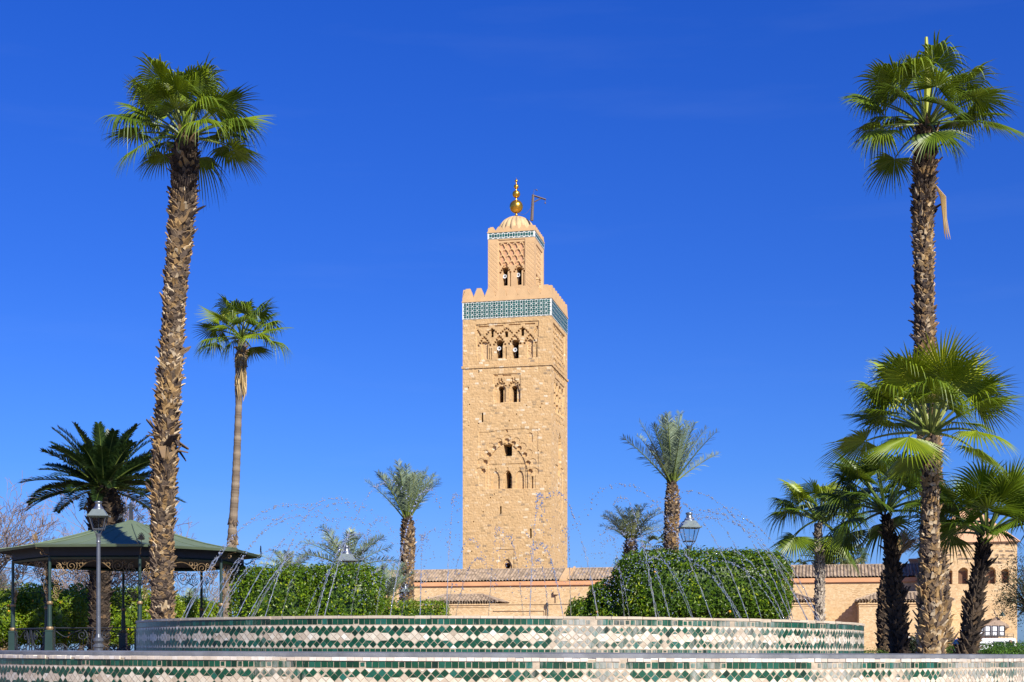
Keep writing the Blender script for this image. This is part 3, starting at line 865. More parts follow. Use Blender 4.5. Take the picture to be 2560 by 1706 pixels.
# string course
sc = MB()
def ring_frame(mb_, half, z0, z1, prj, rnd=.5, mat=0):
    h = half + prj
    for (x0, x1, y0, y1) in ((-h, h, -h, -half), (half, h, -half, half), (-h, h, half, h), (-h, -half, -half, half)):
        mb_.box(((x0 + x1) / 2, (y0 + y1) / 2, (z0 + z1) / 2), (x1 - x0, y1 - y0, z1 - z0), rnd=rnd, mat=mat)
nseg = 46
for sd in range(4):
    Mr = Matrix.Rotation(sd * math.pi / 2, 4, 'Z')
    for k in range(nseg):
        x0 = -HALF - .14 + k * (2 * HALF + .28) / nseg; x1 = x0 + (2 * HALF + .28) / nseg - .012
        pr = .15 + rs.uniform(-.03, .03); hz = rs.uniform(-.04, .03)
        sc.box(((x0 + x1) / 2, -HALF - pr / 2 + .01, ZS + .18 + hz / 2), (x1 - x0, pr, .32 + hz), M=Mr)
sc.build('string_course', M['stone'], minaret, local=True)

def tile_band(half, z0, z1, ncol, nrow, parent, name, rng):
    mb_ = MB()
    hb = half + .05
    mb_.box((0, 0, (z0 + z1) / 2), (2 * hb, 2 * hb, z1 - z0), mat=1)
    pz = (z1 - z0 - .10) / nrow; px_ = 2 * half / ncol
    for sd in range(4):
        ca, sa = math.cos(sd * math.pi / 2), math.sin(sd * math.pi / 2)
        def add(poly, wn=0.0):
            poly = np.array(poly); n_ = len(poly)
            x, z = poly[:, 0], poly[:, 1]; y = np.full(n_, -hb - .012)
            v = np.stack([x * ca - y * sa, x * sa + y * ca, z], 1)
            mb_.add(np.concatenate([v, [v.mean(0)]]), None, [[i, (i + 1) % n_, n_] for i in range(n_)], rnd=min(1, max(0, rng.gauss(.5, .25))), mat=0, worn=wn)
        for i in range(ncol):
            cx = -half + (i + .5) * px_
            for j in range(nrow):
                cz = z0 + .05 + (j + .5) * pz
                sq = .24
                add([(cx - sq * px_, cz - sq * pz), (cx + sq * px_, cz - sq * pz), (cx + sq * px_, cz + sq * pz), (cx - sq * px_, cz + sq * pz)])
                # upright hexagon between neighbours
                if i < ncol - 1:
                    hx = cx + .5 * px_; w = .19 * px_; h1 = .21 * pz; h2 = .43 * pz
                    add([(hx - w, cz - h1), (hx, cz - h2), (hx + w, cz - h1), (hx + w, cz + h1), (hx, cz + h2), (hx - w, cz + h1)])
                if j < nrow - 1:
                    hz = cz + .5 * pz; w = .19 * pz; h1 = .21 * px_; h2 = .43 * px_
                    add([(cx - h2, hz), (cx - h1, hz - w), (cx + h1, hz - w), (cx + h2, hz), (cx + h1, hz + w), (cx - h1, hz + w)])
            # trapezoids closing top and bottom
            zt_ = z1 - .05; zb_ = z0 + .05; w = .15 * pz
            add([(cx - .19 * px_, zt_ - w), (cx + .19 * px_, zt_ - w), (cx + .38 * px_, zt_), (cx - .38 * px_, zt_)])
            add([(cx - .38 * px_, zb_), (cx + .38 * px_, zb_), (cx + .19 * px_, zb_ + w), (cx - .19 * px_, zb_ + w)])
    return mb_.build(name, [M['tgreen'], M['twhite']], parent, local=True)
rngm = random.Random(4)
tile_band(HALF, ZB0, ZB1, 18, 4, minaret, 'tiled_band', rngm)

def parapet(half, z0, z1, nm, th, gap_h, parent, name, mat):
    """solid course with stepped, pointed merlons on all four sides"""
    mb_ = MB()
    ledge = .08
    ring_frame(mb_, half - th, z0, z0 + gap_h, th)
    ring_frame(mb_, half, z0, z0 + .16, ledge)
    p_ = 2 * half / nm
    hm = z1 - z0 - gap_h
    for sd in range(4):
        Mr = Matrix.Rotation(sd * math.pi / 2, 4, 'Z')
        for i in range(nm + (0)):
            cx = -half + (i + .5) * p_
            steps = 6
            for k in range(steps):
                w = p_ * (.98 - .66 * (k + .3) / steps)
                zz = z0 + gap_h + k * hm / steps
                x0_, x1_ = cx - w / 2, cx + w / 2
                # leave the end merlons square at the corner
                if i == nm - 1 and False: x1_ = half
                mb_.box(((x0_ + x1_) / 2, -half + th / 2 + (.004 if sd % 2 else 0), zz + hm / steps / 2), (x1_ - x0_, th, hm / steps), M=Mr)
    return mb_.build(name, mat, parent, local=True)
parapet(HALF + .04, ZB1, ZP, 8, .55, (ZP - ZB1) * .36, minaret, 'parapet', M['turret'])
dk = MB(); dk.box((0, 0, ZB1 + .10), (2 * HALF - 1.0, 2 * HALF - 1.0, .2)); dk.build('terrace', M['turret'], minaret, local=True)

# --- turret (lantern)
LH = 3.42
def g1(u, v): return face_front(*Z1(u, v), -LH)
s1 = g1(700, 900)[0] - g1(699, 900)[0]
LZ0 = ZB1 + .2
LB0 = g1(846, 684)[1]; LB1 = g1(847, 628)[1]; LP = g1(862, 574)[1]
L = Relief(-LH, LH, LZ0, LB0, 0.06)
L.poly([g1(516, 716), g1(757, 704), g1(757, 1150), g1(516, 1150)], 0.10)
m_net = L.poly([g1(524, 742), g1(750, 726), g1(750, 930), g1(524, 940)], 0.30, 3)
netx0, netz1 = g1(524, 740); netx1, netz0 = g1(750, 940)
# interlaced net of small arches left standing in the panel
per = (netx1 - netx0) / 4.0; rowh = .86
Xn = (L.X - netx0) / per; Zn = (netz1 - L.Z) / rowh
for rr in range(6):
    off = 0.5 * (rr % 2)
    ph = np.abs(((Xn + off) % 1.0) - 0.5) * 2.0          # 0 at the crown of an arch, 1 at its springing
    zc = rr - 0.05 + 0.95 * ph ** 1.35
    wob = .05 * np.sign(np.sin(ph * 9.5))
    bar = (np.abs(Zn - zc - wob) < .155 + .10 * (ph > .8))
    mk = bar & m_net
    L.D = np.where(mk, .12, L.D); L.K = np.where(mk, 0, L.K)
for (c, ap) in ((580, 938), (703, 928)):
    x, z = g1(c, ap); L.lobes(x, z, 44 * s1, 62 * s1, 9, 8.5 * s1, 0.40)
for (c, v0, v1, w) in ((580, 958, 1118, 50), (703, 953, 1112, 48)):
    x, zt = g1(c, v0); _, zb = g1(c, v1); L.arch(x, zb, zt, w * s1, 2.0, VOID, 'horse')
for (u, v0, v1) in ((623, 1010, 1125), (740, 1005, 1118)):
    x, zt = g1(u, v0); _, zb = g1(u, v1); L.rect(x - .05, x + .08, zb, zt, .42)
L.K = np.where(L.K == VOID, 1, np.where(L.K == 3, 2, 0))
# faint incised lozenges on the plain side strips
side = ((L.X < netx0 - .15) | (L.X > netx1 + .25)) & (L.Z < LB0 - .8) & (L.D < .02)
dia = (np.abs(((L.X + L.Z) / .62) % 1 - .5) < .09) | (np.abs(((L.X - L.Z) / .62) % 1 - .5) < .09)
L.D = np.where(side & dia, L.D + .022, L.D)
L.D[:, 0] = L.D[:, -1] = 0; L.D[0] = L.D[-1] = 0
mb = MB()
L.mesh(mb, lambda x, z, d: np.stack([x, -LH + d, z], 1))
LR_ = Relief(-LH, LH, LZ0, LB0, 0.09)
LR_.rect(-2.3, 2.3, LZ0 + 1, LB0 - .8, .12)
for row in range(8):
    for c in range(5): LR_.disc(-1.85 + (c + .5 * (row % 2)) * .85, LB0 - 1.4 - row * .72, .25, .42)
for cy in (-1.05, 1.05): LR_.arch(cy, LZ0 + 1.6, LZ0 + 4.6, 1.2, 1.4, 0, 'horse')
LR_.D[:, 0] = LR_.D[:, -1] = 0
LR_.mesh(mb, lambda y, z, d: np.stack([LH - d, y, z], 1))
mb.add([[-LH, LH, LZ0], [-LH, -LH, LZ0], [-LH, -LH, LB0], [-LH, LH, LB0]], [[0, 1, 2, 3]])
mb.add([[LH, LH, LZ0], [-LH, LH, LZ0], [-LH, LH, LB0], [LH, LH, LB0]], [[0, 1, 2, 3]])
lantern = mb.build('turret', [M['turret'], M['void_shade'], M['netback']], minaret, local=True)
tile_band(LH, LB0, LB1, 9, 1, lantern, 'turret_tiled_band', rngm)
parapet(LH + .03, LB1, LP, 6, .35, (LP - LB1) * .36, lantern, 'turret_parapet', M['turret'])
# ribbed dome
DT = EYE + (HOR - 535) / F * (TC @ E2 / 1.0 if False else 206.2)
dz0 = LB1 + .2
mb = MB(); mb.box((0, 0, LB1 + .1), (2 * LH - .5, 2 * LH - .5, .2))
mb.build('turret_roof', M['turret'], lantern, local=True)
mb = MB()
prof = []
nr = 22
for i in range(nr + 1):
    t = i / nr * math.pi / 2
    prof.append((max(.02, 2.86 * math.cos(t) ** .92), dz0 + (DT - dz0) * math.sin(t)))
mb.lathe((0, 0, 0), prof, 160, wob=lambda a, z: (.905 + .11 * np.abs(np.cos(a * 10)) ** .7) )
mb.build('dome', M['dome'], lantern, smooth=True, local=True)
# finial
fd = 206.0
def zf(py): return EYE + (HOR - py) / F * fd
fin = MB()
fin.lathe((0, 0, 0), [(.10, DT - .2), (.10, zf(526)), (.20, zf(531)), (.22, zf(529)), (.10, zf(526)), (.09, zf(450)), (.07, zf(445))], 12)
finial = fin.build('finial_rod', M['gold'], minaret, local=True, smooth=True)
for (py, r) in ((508.4, .98), (477, .57), (458, .365), (443.5, .21)):
    s_ = MB(); s_.sphere((0, 0, zf(py)), r, 28, 16, .98)
    if r < .25: s_.lathe((0, 0, 0), [(.14, zf(443.5) + .1), (.05, zf(439)), (.005, zf(435.5))], 10)
    s_.build('globe', M['gold'], finial, local=True, smooth=True)
# gallows mast
gm = MB()
def wpt(px, py, d=205.5):
    p_ = P(px, py, d); q_ = np.array([p_[0], p_[1]]) - TC
    return np.array([q_ @ E1, q_ @ E2, p_[2]])
gm.tube([wpt(1329.5, 552), wpt(1333, 487.5)], [.24, .19], 6)
gm.tube([wpt(1330, 488), wpt(1364.5, 499.5)], .13, 4)
gm.tube([wpt(1336, 505), wpt(1352.5, 496.5)], .10, 4)
gm.tube([wpt(1333, 488), wpt(1336, 474), wpt(1341, 474.5)], .03, 4)
gm.tube([wpt(1340, 474.5), wpt(1344, 477.5)], [.10, .05], 4)
gm.tube([wpt(1363.3, 499), wpt(1363, 507)], .025, 4); gm.sphere(wpt(1363, 508), .12, 8, 6)
for k in range(8):
    y_ = 499 + k * 6.4; gm.tube([wpt(1332.6 - k * .35 - 4.5, y_), wpt(1332.6 - k * .35, y_)], .05, 4)
cab = [wpt(1292, 528) * (1 - t) + wpt(1329, 517) * t + np.array([0, 0, -.8 * math.sin(math.pi * t)]) for t in np.linspace(0, 1, 12)]
gm.tube(cab, .022, 4)
gm.build('mast', M['weathered_wood'], minaret, local=True)
# loudspeakers in the windows: things of their own
def horn(px, py, plane, label, r=.30):
    x, z = face_front(px, py, plane + .35)
    loc = TC + x * E1 + (plane + .35) * E2
    o = thing('loudspeaker', label, 'loudspeaker', (loc[0], loc[1], z), -TH, 'loudspeakers in the minaret windows')
    mb_ = MB()
    Mr = Matrix.Rotation(math.radians(90), 4, 'X')
    mb_.lathe((0, 0, 0), [(.05, -.38), (.10, -.30), (.12, -.10), (.2, .02), (r, .12), (r * .97, .13), (.18, .06), (.10, .0)], 20, M=Mr)
    mb_.build('horn', M['horn'], o, local=True, smooth=True)
    mb_ = MB(); mb_.lathe((0, 0, 0), [(.10, -.05), (.10, .05), (.02, .09)], 12, M=Mr); mb_.build('driver', M['black'], o, local=True, smooth=True)
    mb_ = MB(); mb_.tube([(0, .2, -r - .55), (0, .2, .0)], .025, 6); mb_.build('bracket', M['black'], o, local=True)
for (u, v, pl, Zf, lb) in ((682, 425, -HALF, Z2, 'grey horn loudspeaker in the left tall window of the top storey of the minaret shaft'),
                           (866, 440, -HALF, Z2, 'grey horn loudspeaker in the right tall window of the top storey of the minaret shaft'),
                           (578, 1041, -LH, Z1, 'grey horn loudspeaker in the left window of the domed turret'),
                           (697, 1028, -LH, Z1, 'grey horn loudspeaker in the right window of the domed turret')):
    px, py = Zf(u, v); horn(px, py, pl, lb)

# ------------------------------------------------------------------ the mosque hall and its bays
TM3 = np.array([[E1[0], E2[0], 0], [E1[1], E2[1], 0], [0, 0, 1.0]])
def t2w(x, y, z=0.0):
    p_ = TC + x * E1 + y * E2
    return (p_[0], p_[1], z)
def troot(name, label, cat, x, y, group=None):
    """root in the tower's axes; returns root and the offset to subtract from tower-local coordinates"""
    r = thing(name, label, cat, t2w(x, y), -TH, group)
    return r, np.array([x, y, 0.0])
class LMB(MB):
    def build_off(self, off, name, mats, parent, smooth=False):
        self.v = [v - off for v in self.v]
        return self.build(name, mats, parent, local=True, smooth=smooth)
def roof_face(mb, A, B, up, L, pitch=.42, courses=8, amp=.16, seed=0):
    A, B, up = map(lambda v: np.array(v, dtype=float), (A, B, up))
    W = np.linalg.norm(B - A); e = (B - A) / W; up = up / np.linalg.norm(up)
    n = np.cross(e, up); n /= np.linalg.norm(n)
    if n[2] < 0: n = -n
    ns = int(W / pitch) * 6 + 1
    s = np.linspace(0, 1, ns)
    rg = np.random.RandomState(seed)
    Ls = np.array([L(x) for x in s])
    corr = amp * (np.abs(np.cos(np.arange(ns) / 6.0 * math.pi)) ** .8)
    jit = np.repeat(rg.normal(0, .018, ns // 6 + 2), 6)[:ns]
    rows = []; rr = []
    tones = rg.uniform(0, 1, (courses * 2 + 2, ns // 6 + 2))
    tl = []
    for c in range(courses):
        tl += [(c / courses, .035), ((c + .97) / courses, 0.0)]
    for k, (t, lift) in enumerate(tl):
        rows.append(A + (B - A) * s[:, None] + up * (t * Ls)[:, None] + n * (corr + jit + lift)[:, None])
        rr.append(np.repeat(tones[k // 2], 6)[:ns] * .8 + .1)
    i = np.arange(len(rows) * ns).reshape(len(rows), ns)
    q = np.stack([i[:-1, :-1].ravel(), i[:-1, 1:].ravel(), i[1:, 1:].ravel(), i[1:, :-1].ravel()], 1)
    mb.add(np.concatenate(rows), q, rnd=np.concatenate(rr))

HP = -22.0
hx0, _ = face_front(850, 1455, HP); hx1, _ = face_front(2335, 1453, HP)
ez = face_front(1280, 1453.5, HP)[1]
hall, ho = troot('prayer_hall', 'long low brick prayer hall with grey tile roof and salmon cornice below the minaret', 'mosque hall', (hx0 + hx1) / 2, HP)
w = LMB()
w.box(((hx0 + hx1) / 2, HP + 4.4, ez / 2 - .3), (hx1 - hx0, 8.8, ez - .6))
w.build_off(ho, 'wall', M['brick_hall'], hall)
w = LMB()
w.box(((hx0 + hx1) / 2, HP + 4.3, ez - .30), (hx1 - hx0, 9.1, .52))
w.box(((hx0 + hx1) / 2, HP + 4.3, ez - .60), (hx1 - hx0, 8.9, .10))
w.build_off(ho, 'cornice', M['cornice'], hall)
rz = 1.75; rd = 4.4
w = LMB()
gap0 = face_front(1399, 1453, HP)[0]; gap1 = gap0 + 1.2
roof_face(w, (hx0, HP - .35, ez), (gap0, HP - .35, ez), (0, rd + .35, rz), lambda s: math.hypot(rd + .35, rz), seed=1)
roof_face(w, (gap1, HP - .35, ez), (hx1, HP - .35, ez), (0, rd + .35, rz), lambda s: math.hypot(rd + .35, rz), seed=2)
w.add([[hx0, HP + rd, ez + rz], [hx1, HP + rd, ez + rz], [hx1, HP + 2 * rd, ez], [hx0, HP + 2 * rd, ez]], [[0, 1, 2, 3]])
k = 0
x = hx0
while x < hx1:
    w.tube([(x, HP + rd, ez + rz + .06), (x + .52, HP + rd, ez + rz + .06)], [.13, .11], 6, rnd=rngm.uniform(.3, .9)); x += .55
w.build_off(ho, 'roof', M['rooftile'], hall)
w = LMB()
dirv = np.array([0, rd + .35, rz]); 
for (xa, xb, hgt) in ((gap0, gap1, .22), (gap1 - .12, gap1 + .10, .40)):
    a0 = np.array([xa, HP - .3, ez - .05]); a1 = np.array([xb, HP - .3, ez - .05])
    w.hexa([a0, a1, a1 + dirv, a0 + dirv, a0 + [0, 0, hgt], a1 + [0, 0, hgt], a1 + dirv + [0, 0, hgt], a0 + dirv + [0, 0, hgt]])
w.build_off(ho, 'roof_strip', M['turret'], hall)
# pilaster strip and drain slot on the rendered part of the wall
w = LMB()
xs_, zt_ = face_front(1393, 1478, HP); _, zb_ = face_front(1393, 1509, HP)
w.box((xs_, HP - .10, (zt_ + zb_) / 2), (.34, .22, zt_ - zb_)); w.box((xs_ - .1, HP - .2, zt_ - .2), (.6, .45, .5))
w.build_off(ho, 'rain_spout', M['brick'], hall)

def bay(name, label, pxl, pxr, plane, pye, pyr, hipl, hipr, depth):
    x0, _ = face_front(pxl, pye, plane); x1, ze = face_front(pxr, pye, plane)
    run = 2.6
    rise = .95
    r, off = troot(name, label, 'annex', (x0 + x1) / 2, plane)
    w = LMB(); w.box(((x0 + x1) / 2, plane + depth / 2, ze / 2 - .2), (x1 - x0 - .7, depth, ze - .4)); w.build_off(off, 'wall', M['brick'], r)
    w = LMB()
    w.box(((x0 + x1) / 2, plane + depth / 2 - .06, ze - .30), (x1 - x0 - .5, depth + .12, .2))
    w.box(((x0 + x1) / 2, plane + depth / 2 - .03, ze - .62), (x1 - x0 - .6, depth + .06, .10))
    w.build_off(off, 'eaves_moulding', M['brick'], r)
    w = LMB()
    pl = plane - .3
    W = x1 - x0
    sl = math.hypot(run, rise)
    def Lf(s):
        l = 1.0
        if hipl: l = min(l, s * W / run)
        if hipr: l = min(l, (1 - s) * W / run)
        return max(.0, l) * sl
    roof_face(w, (x0, pl, ze), (x1, pl, ze), (0, run, rise), Lf, seed=int(pxl))
    if hipr: roof_face(w, (x1, pl, ze), (x1, pl + depth + run, ze), (-run, 0, rise), lambda s: sl * min(1, s * (depth + run) / run), seed=3)
    if hipl: roof_face(w, (x0, pl + depth + run, ze), (x0, pl, ze), (run, 0, rise), lambda s: sl * min(1, (1 - s) * (depth + run) / run), seed=4)
    zr = ze + rise
    w.box(((x0 + x1) / 2, plane + run + depth / 2 - .2, ze + rise / 2 - .06), (W - 2 * run, depth - .3, rise - .05))
    for (f, xa, xb) in ((hipl, x0, x0 + run), (hipr, x1, x1 - run)):
        if f: w.tube([(xa, pl, ze + .08), (xb, pl + run, zr + .10)], .14, 6, rnd=.8)
    w.tube([(x0 + (run if hipl else 0), pl + run, zr + .10), (x1 - (run if hipr else 0), pl + run, zr + .10)], .13, 6, rnd=.7)
    # rafter-end tiles poking under the eave
    k = x0 + .1
    while k < x1 - .1:
        w.tube([(k, pl - .02, ze - .02), (k, pl + .4, ze + .0)], [.085, .085], 6, rnd=rngm.uniform(0, .5)); k += .33
    w.build_off(off, 'roof', M['rooftile'], r)
    return r, off, x0, x1, ze
bay('hall_annex', 'brick annex with a hipped barrel tile roof just left of the minaret foot', 1048, 1245, -28.5, 1505, 1475, True, True, 6.2)
bay('hall_annex', 'brick annex with hipped tile roof behind the slim pale grey palm trunk', 1780, 2037, -28.0, 1502, 1467, True, True, 5.7)
b3, b3o, bx0, bx1, bze = bay('hall_annex', 'brick annex behind the dark leaning palm trunk, casting its shadow on the hall wall', 2140, 2386, -30.5, 1501, 1466, True, True, 8.2)
# blind arch on that annex
w = LMB()
ac, az_ = face_front(2258, 1640, -30.5)
for (r0, r1, pr, m_) in ((2.55, 2.95, .14, 0), (2.15, 2.35, .10, 1)):
    for k in range(24):
        a0 = math.pi * k / 24; a1 = math.pi * (k + 1) / 24 - .01
        pts = [(ac + r * math.cos(a), az_ + r * math.sin(a)) for r, a in ((r0, a0), (r1, a0), (r1, a1), (r0, a1))]
        f_ = [[x, -30.5 - pr, z] for x, z in pts]; b_ = [[x, -30.5 + .02, z] for x, z in pts]
        w.hexa(b_ + f_, mat=m_)
w.build_off(b3o, 'blind_arch', [M['brick'], M['twhite']], b3)
# low walls in front of the hall
lw, lo = troot('forecourt_wall', 'low brick forecourt wall with sunken panels under the minaret, seen over the fountain rim', 'wall', face_front(1330, 1530, -33)[0], -33)
x0, zt_ = face_front(1222, 1512, -33); x1, _ = face_front(1560, 1515, -33)
w = LMB(); w.box(((x0 + x1) / 2, -32.7, zt_ / 2), (x1 - x0, .6, zt_)); w.box(((x0 + x1) / 2, -32.72, zt_ + .05), (x1 - x0 + .1, .76, .12))
a_, za = face_front(1234, 1527, -33.05); b_, zb_ = face_front(1362, 1600, -33.05)
w.box(((a_ + b_) / 2, -33.06, za), (b_ - a_, .12, .10)); w.box((b_, -33.06, za - 1.4), (.10, .12, 2.8))
w.build_off(lo, 'wall', M['brick'], lw)
w = LMB()
xp, zp = face_front(1368, 1512, -33.3)
w.tube([(xp, -33.3, 0), (xp, -33.3, zp + .1)], .07, 6); w.box((xp, -33.3, zp), (.22, .22, .5))
w.build_off(lo, 'pipe', M['blackiron'], lw)

# ------------------------------------------------------------------ corner pavilion at the right
PP = -26.5
px0, zt_ = face_front(2318, 1357.5, PP); px1, _ = face_front(2543, 1357.5, PP)
pav, po = troot('corner_pavilion', 'tall brick pavilion with four arched openings and a salmon pyramid roof, behind right palms', 'pavilion', (px0 + px1) / 2, PP)
PR = Relief(px0, px1, 0.3, zt_ - .18, 0.08)
AW = [(2371.5, 1424, 1461, 17), (2408, 1420, 1461, 24), (2476.5, 1419, 1459, 24), (2513, 1423, 1458, 18)]
for (c, v0, v1, wd) in AW:
    xc, z1_ = face_front(c, v0, PP); _, z0_ = face_front(c, v1, PP); ww = face_front(c + wd / 2, v0, PP)[0] - face_front(c - wd / 2, v0, PP)[0]
    PR.arch(xc, z0_, z1_, ww, .75)
for (u, v) in ((2375, 1577), (2367, 1590)):
    xc, zc = face_front(u, v, PP); PR.rect(xc - .12, xc + .12, zc - .06, zc + .06, .3)
PR.D[:, 0] = PR.D[:, -1] = 0; PR.D[0] = PR.D[-1] = 0
w = LMB(); PR.mesh(w, lambda x, z, d: np.stack([x, PP + d, z], 1))
wd = px1 - px0
w.add([[px1, PP, .3], [px1, PP + wd, .3], [px1, PP + wd, zt_ - .18], [px1, PP, zt_ - .18]], [[0, 1, 2, 3]])
w.add([[px0, PP + wd, .3], [px0, PP, .3], [px0, PP, zt_ - .18], [px0, PP + wd, zt_ - .18]], [[0, 1, 2, 3]])
w.add([[px1, PP + wd, .3], [px0, PP + wd, .3], [px0, PP + wd, zt_ - .18], [px1, PP + wd, zt_ - .18]], [[0, 1, 2, 3]])
# rows of dark field stones between the brick courses
wall = w.build_off(po, 'wall', M['brick'], pav)
st = LMB()
rq = random.Random(8)
for (pyr, n_) in ((1362, 18), (1378, 16), (1388, 15), (1397, 18), (1407, 12)):
    for k in range(n_):
        px_ = rq.uniform(2340, 2540); xc, zc = face_front(px_, pyr + rq.uniform(-1, 1), PP)
        st.hexa([[xc - rq.uniform(.12, .3), PP - .012, zc - .11], [xc + rq.uniform(.12, .3), PP - .012, zc - .1], [xc + .2, PP + .05, zc - .1], [xc - .2, PP + .05, zc - .1],
                 [xc - rq.uniform(.1, .22), PP - .012, zc + .10], [xc + rq.uniform(.1, .22), PP - .012, zc + .11], [xc + .2, PP + .05, zc + .1], [xc - .2, PP + .05, zc + .1]], rnd=rq.random())
st.build_off(po, 'stone_course', attr_mat('field_stone', [(0, (.17, .12, .08)), (1, (.36, .25, .15))], .9, nvar=.3), pav)
for i, (c, v0, v1, wdp) in enumerate(AW):
    xc, z1_ = face_front(c, v0, PP); _, z0_ = face_front(c, v1, PP)
    sh = LMB(); sh.box((xc, PP + .68, (z0_ + z1_) / 2 - .15), (face_front(c + wdp / 2, v0, PP)[0] - face_front(c - wdp / 2, v0, PP)[0] - .12, .08, z1_ - z0_ - .5))
    sh.build_off(po, 'shutter', M['shutter'], pav)
w = LMB()
w.box(((px0 + px1) / 2, PP + wd / 2, zt_ - .09), (wd + .3, wd + .3, .16))
w.build_off(po, 'eaves_moulding', M['brick'], pav)
w = LMB()
o_ = .35
apx = ((px0 + px1) / 2, PP + wd / 2, zt_ + 5.1)
cr = [(px0 - o_, PP - o_, zt_), (px1 + o_, PP - o_, zt_), (px1 + o_, PP + wd + o_, zt_), (px0 - o_, PP + wd + o_, zt_)]
w.add([*cr, apx], [[0, 3, 2, 1]], [[0, 1, 4], [1, 2, 4], [2, 3, 4], [3, 0, 4]])
w.build_off(po, 'roof', M['salmon'], pav)
w = LMB()
c0, zc = face_front(2455, 1551, PP); c1, _ = face_front(2520, 1551, PP)
cm = (c0 + c1) / 2
w.add([[c0, PP, zc - .5], [c0, PP - 1.5, zc - .8], [c1, PP - 1.5, zc - .8], [c1, PP, zc - .5], [cm, PP, zc + .35], [cm, PP - .9, zc + .1]], [[0, 1, 5, 4], [2, 3, 4, 5]], [[1, 2, 5]])
w.box((cm, PP - .7, zc - .88), (c1 - c0, 1.4, .14))
w.build_off(po, 'door_canopy', M['canopy'], pav)
wl_, lo2 = troot('wall_lamp', 'dark green bell shaped wall lamp on the pavilion wall beside the olive branches', 'lamp', face_front(2506, 1535, PP - .7)[0], PP)
xl, zl = face_front(2506, 1535, PP - .7)
w = LMB(); w.lathe((xl, PP - .7, zl), [(.38, -.26), (.36, -.18), (.22, -.04), (.20, .12), (.10, .16), (.05, .26)], 16); w.build_off(lo2, 'shade', M['postgreen'], wl_, smooth=True)
w = LMB(); w.tube([(xl, PP - .7, zl + .25), (xl, PP - .65, zl + .45), (xl - .4, PP - .4, zl + .55), (xl - .9, PP, zl + .5)], .03, 6); w.build_off(lo2, 'bracket', M['blackiron'], wl_)
cb, cbo = troot('chimney_block', 'small salmon block with flat cap on the prayer hall roof, left of the pavilion', 'chimney', face_front(2288, 1408, HP + 6)[0], HP + 6)
xa, za = face_front(2275, 1402, HP + 6); xb, zb_ = face_front(2301, 1425, HP + 6)
w = LMB(); w.box(((xa + xb) / 2, HP + 6.7, (ez + za) / 2), (xb - xa, 1.4, za - ez)); w.build_off(cbo, 'stack', M['salmon'], cb)
w = LMB(); w.box(((xa + xb) / 2, HP + 6.7, za + .12), (xb - xa + .25, 1.65, .26)); w.build_off(cbo, 'cap', M['cornice'], cb)

# ------------------------------------------------------------------ palms
def unit(v): return v / (np.linalg.norm(v) + 1e-12)
def fan_frond(mb, mp, base, az, el, pet, L, rng, nseg=36, bend=.35, droop=.55, tone=.5, spread=2.1, wind=0.0, pr=.028):
    rad = np.array([math.cos(az), math.sin(az), 0.0]); up = np.array([0, 0, 1.0])
    pts = [np.array(base, dtype=float)]; n = 7
    e = el
    d = rad * math.cos(e) + up * math.sin(e)
    for i in range(n):
        d = rad * math.cos(e) + up * math.sin(e)
        pts.append(pts[-1] + d * pet / n); e -= bend / n
    mp.tube(pts, np.linspace(pr * 1.5, pr * .7, len(pts)), 5, rnd=min(1, tone + .15))
    e -= .05
    f = rad * math.cos(e) + up * math.sin(e)
    nrm = -rad * math.sin(e) + up * math.cos(e)
    tw = rng.uniform(-.45, .45)
    s = np.cross(f, nrm)
    s, nrm = s * math.cos(tw) + nrm * math.sin(tw), nrm * math.cos(tw) - s * math.sin(tw)
    E = pts[-1]
    fr = np.array([0.02, .18, .34, .46, .62, .78, .91, 1.0])
    da = 2 * spread / nseg
    fold = rng.uniform(-.05, .40)
    droop = droop * rng.choice((.40, .65, 1.0, 1.4, 1.9))
    V = []; Q = []; RV = []
    nb = 0
    for k in range(nseg):
        a = -spread + (k + .5) * da + rng.uniform(-.01, .01)
        Lk = L * (.72 + .28 * math.cos(a * .62)) * rng.uniform(.93, 1.05)
        dv = unit(math.cos(a) * f + math.sin(a) * s - nrm * fold * abs(math.sin(a)) ** 1.2 + nrm * .10 * math.cos(a))
        sv = unit(np.cross(dv, nrm)); nv = np.cross(sv, dv)
        hw = np.where(fr < .45, fr * Lk * math.tan(da / 2) * 1.06, np.maximum(.0015, .45 * Lk * math.tan(da / 2) * 1.0 * np.maximum(0, 1 - (fr - .45) / .55) ** .9))
        c = E + np.outer(fr * Lk, dv)
        dr = L * droop * rng.uniform(.5, 1.5) * np.maximum(0, fr - .42) ** 1.6 * 1.7
        c[:, 2] -= dr
        horiz = math.hypot(dv[0], dv[1])
        c[:, 0] -= dv[0] * dr * .4 * horiz; c[:, 1] -= dv[1] * dr * .4 * horiz
        c[:, 0] += wind * np.maximum(0, fr - .5) ** 1.5 * L * rng.uniform(.5, 1.4)
        v = np.stack([c - np.outer(hw, sv) - np.outer(hw * .45, nv), c + np.outer(hw * .25, nv), c + np.outer(hw, sv) - np.outer(hw * .45, nv)], 1).reshape(-1, 3)
        m = len(fr)
        for i in range(m - 1):
            Q.append([nb + i * 3, nb + i * 3 + 1, nb + i * 3 + 4, nb + i * 3 + 3]); Q.append([nb + i * 3 + 1, nb + i * 3 + 2, nb + i * 3 + 5, nb + i * 3 + 4])
        V.append(v); RV.append(np.repeat(np.clip(tone + rng.uniform(-.12, .12) + .10 * (1 - fr), 0, 1), 3)); nb += m * 3
    mb.add(np.concatenate(V), Q, rnd=np.concatenate(RV))

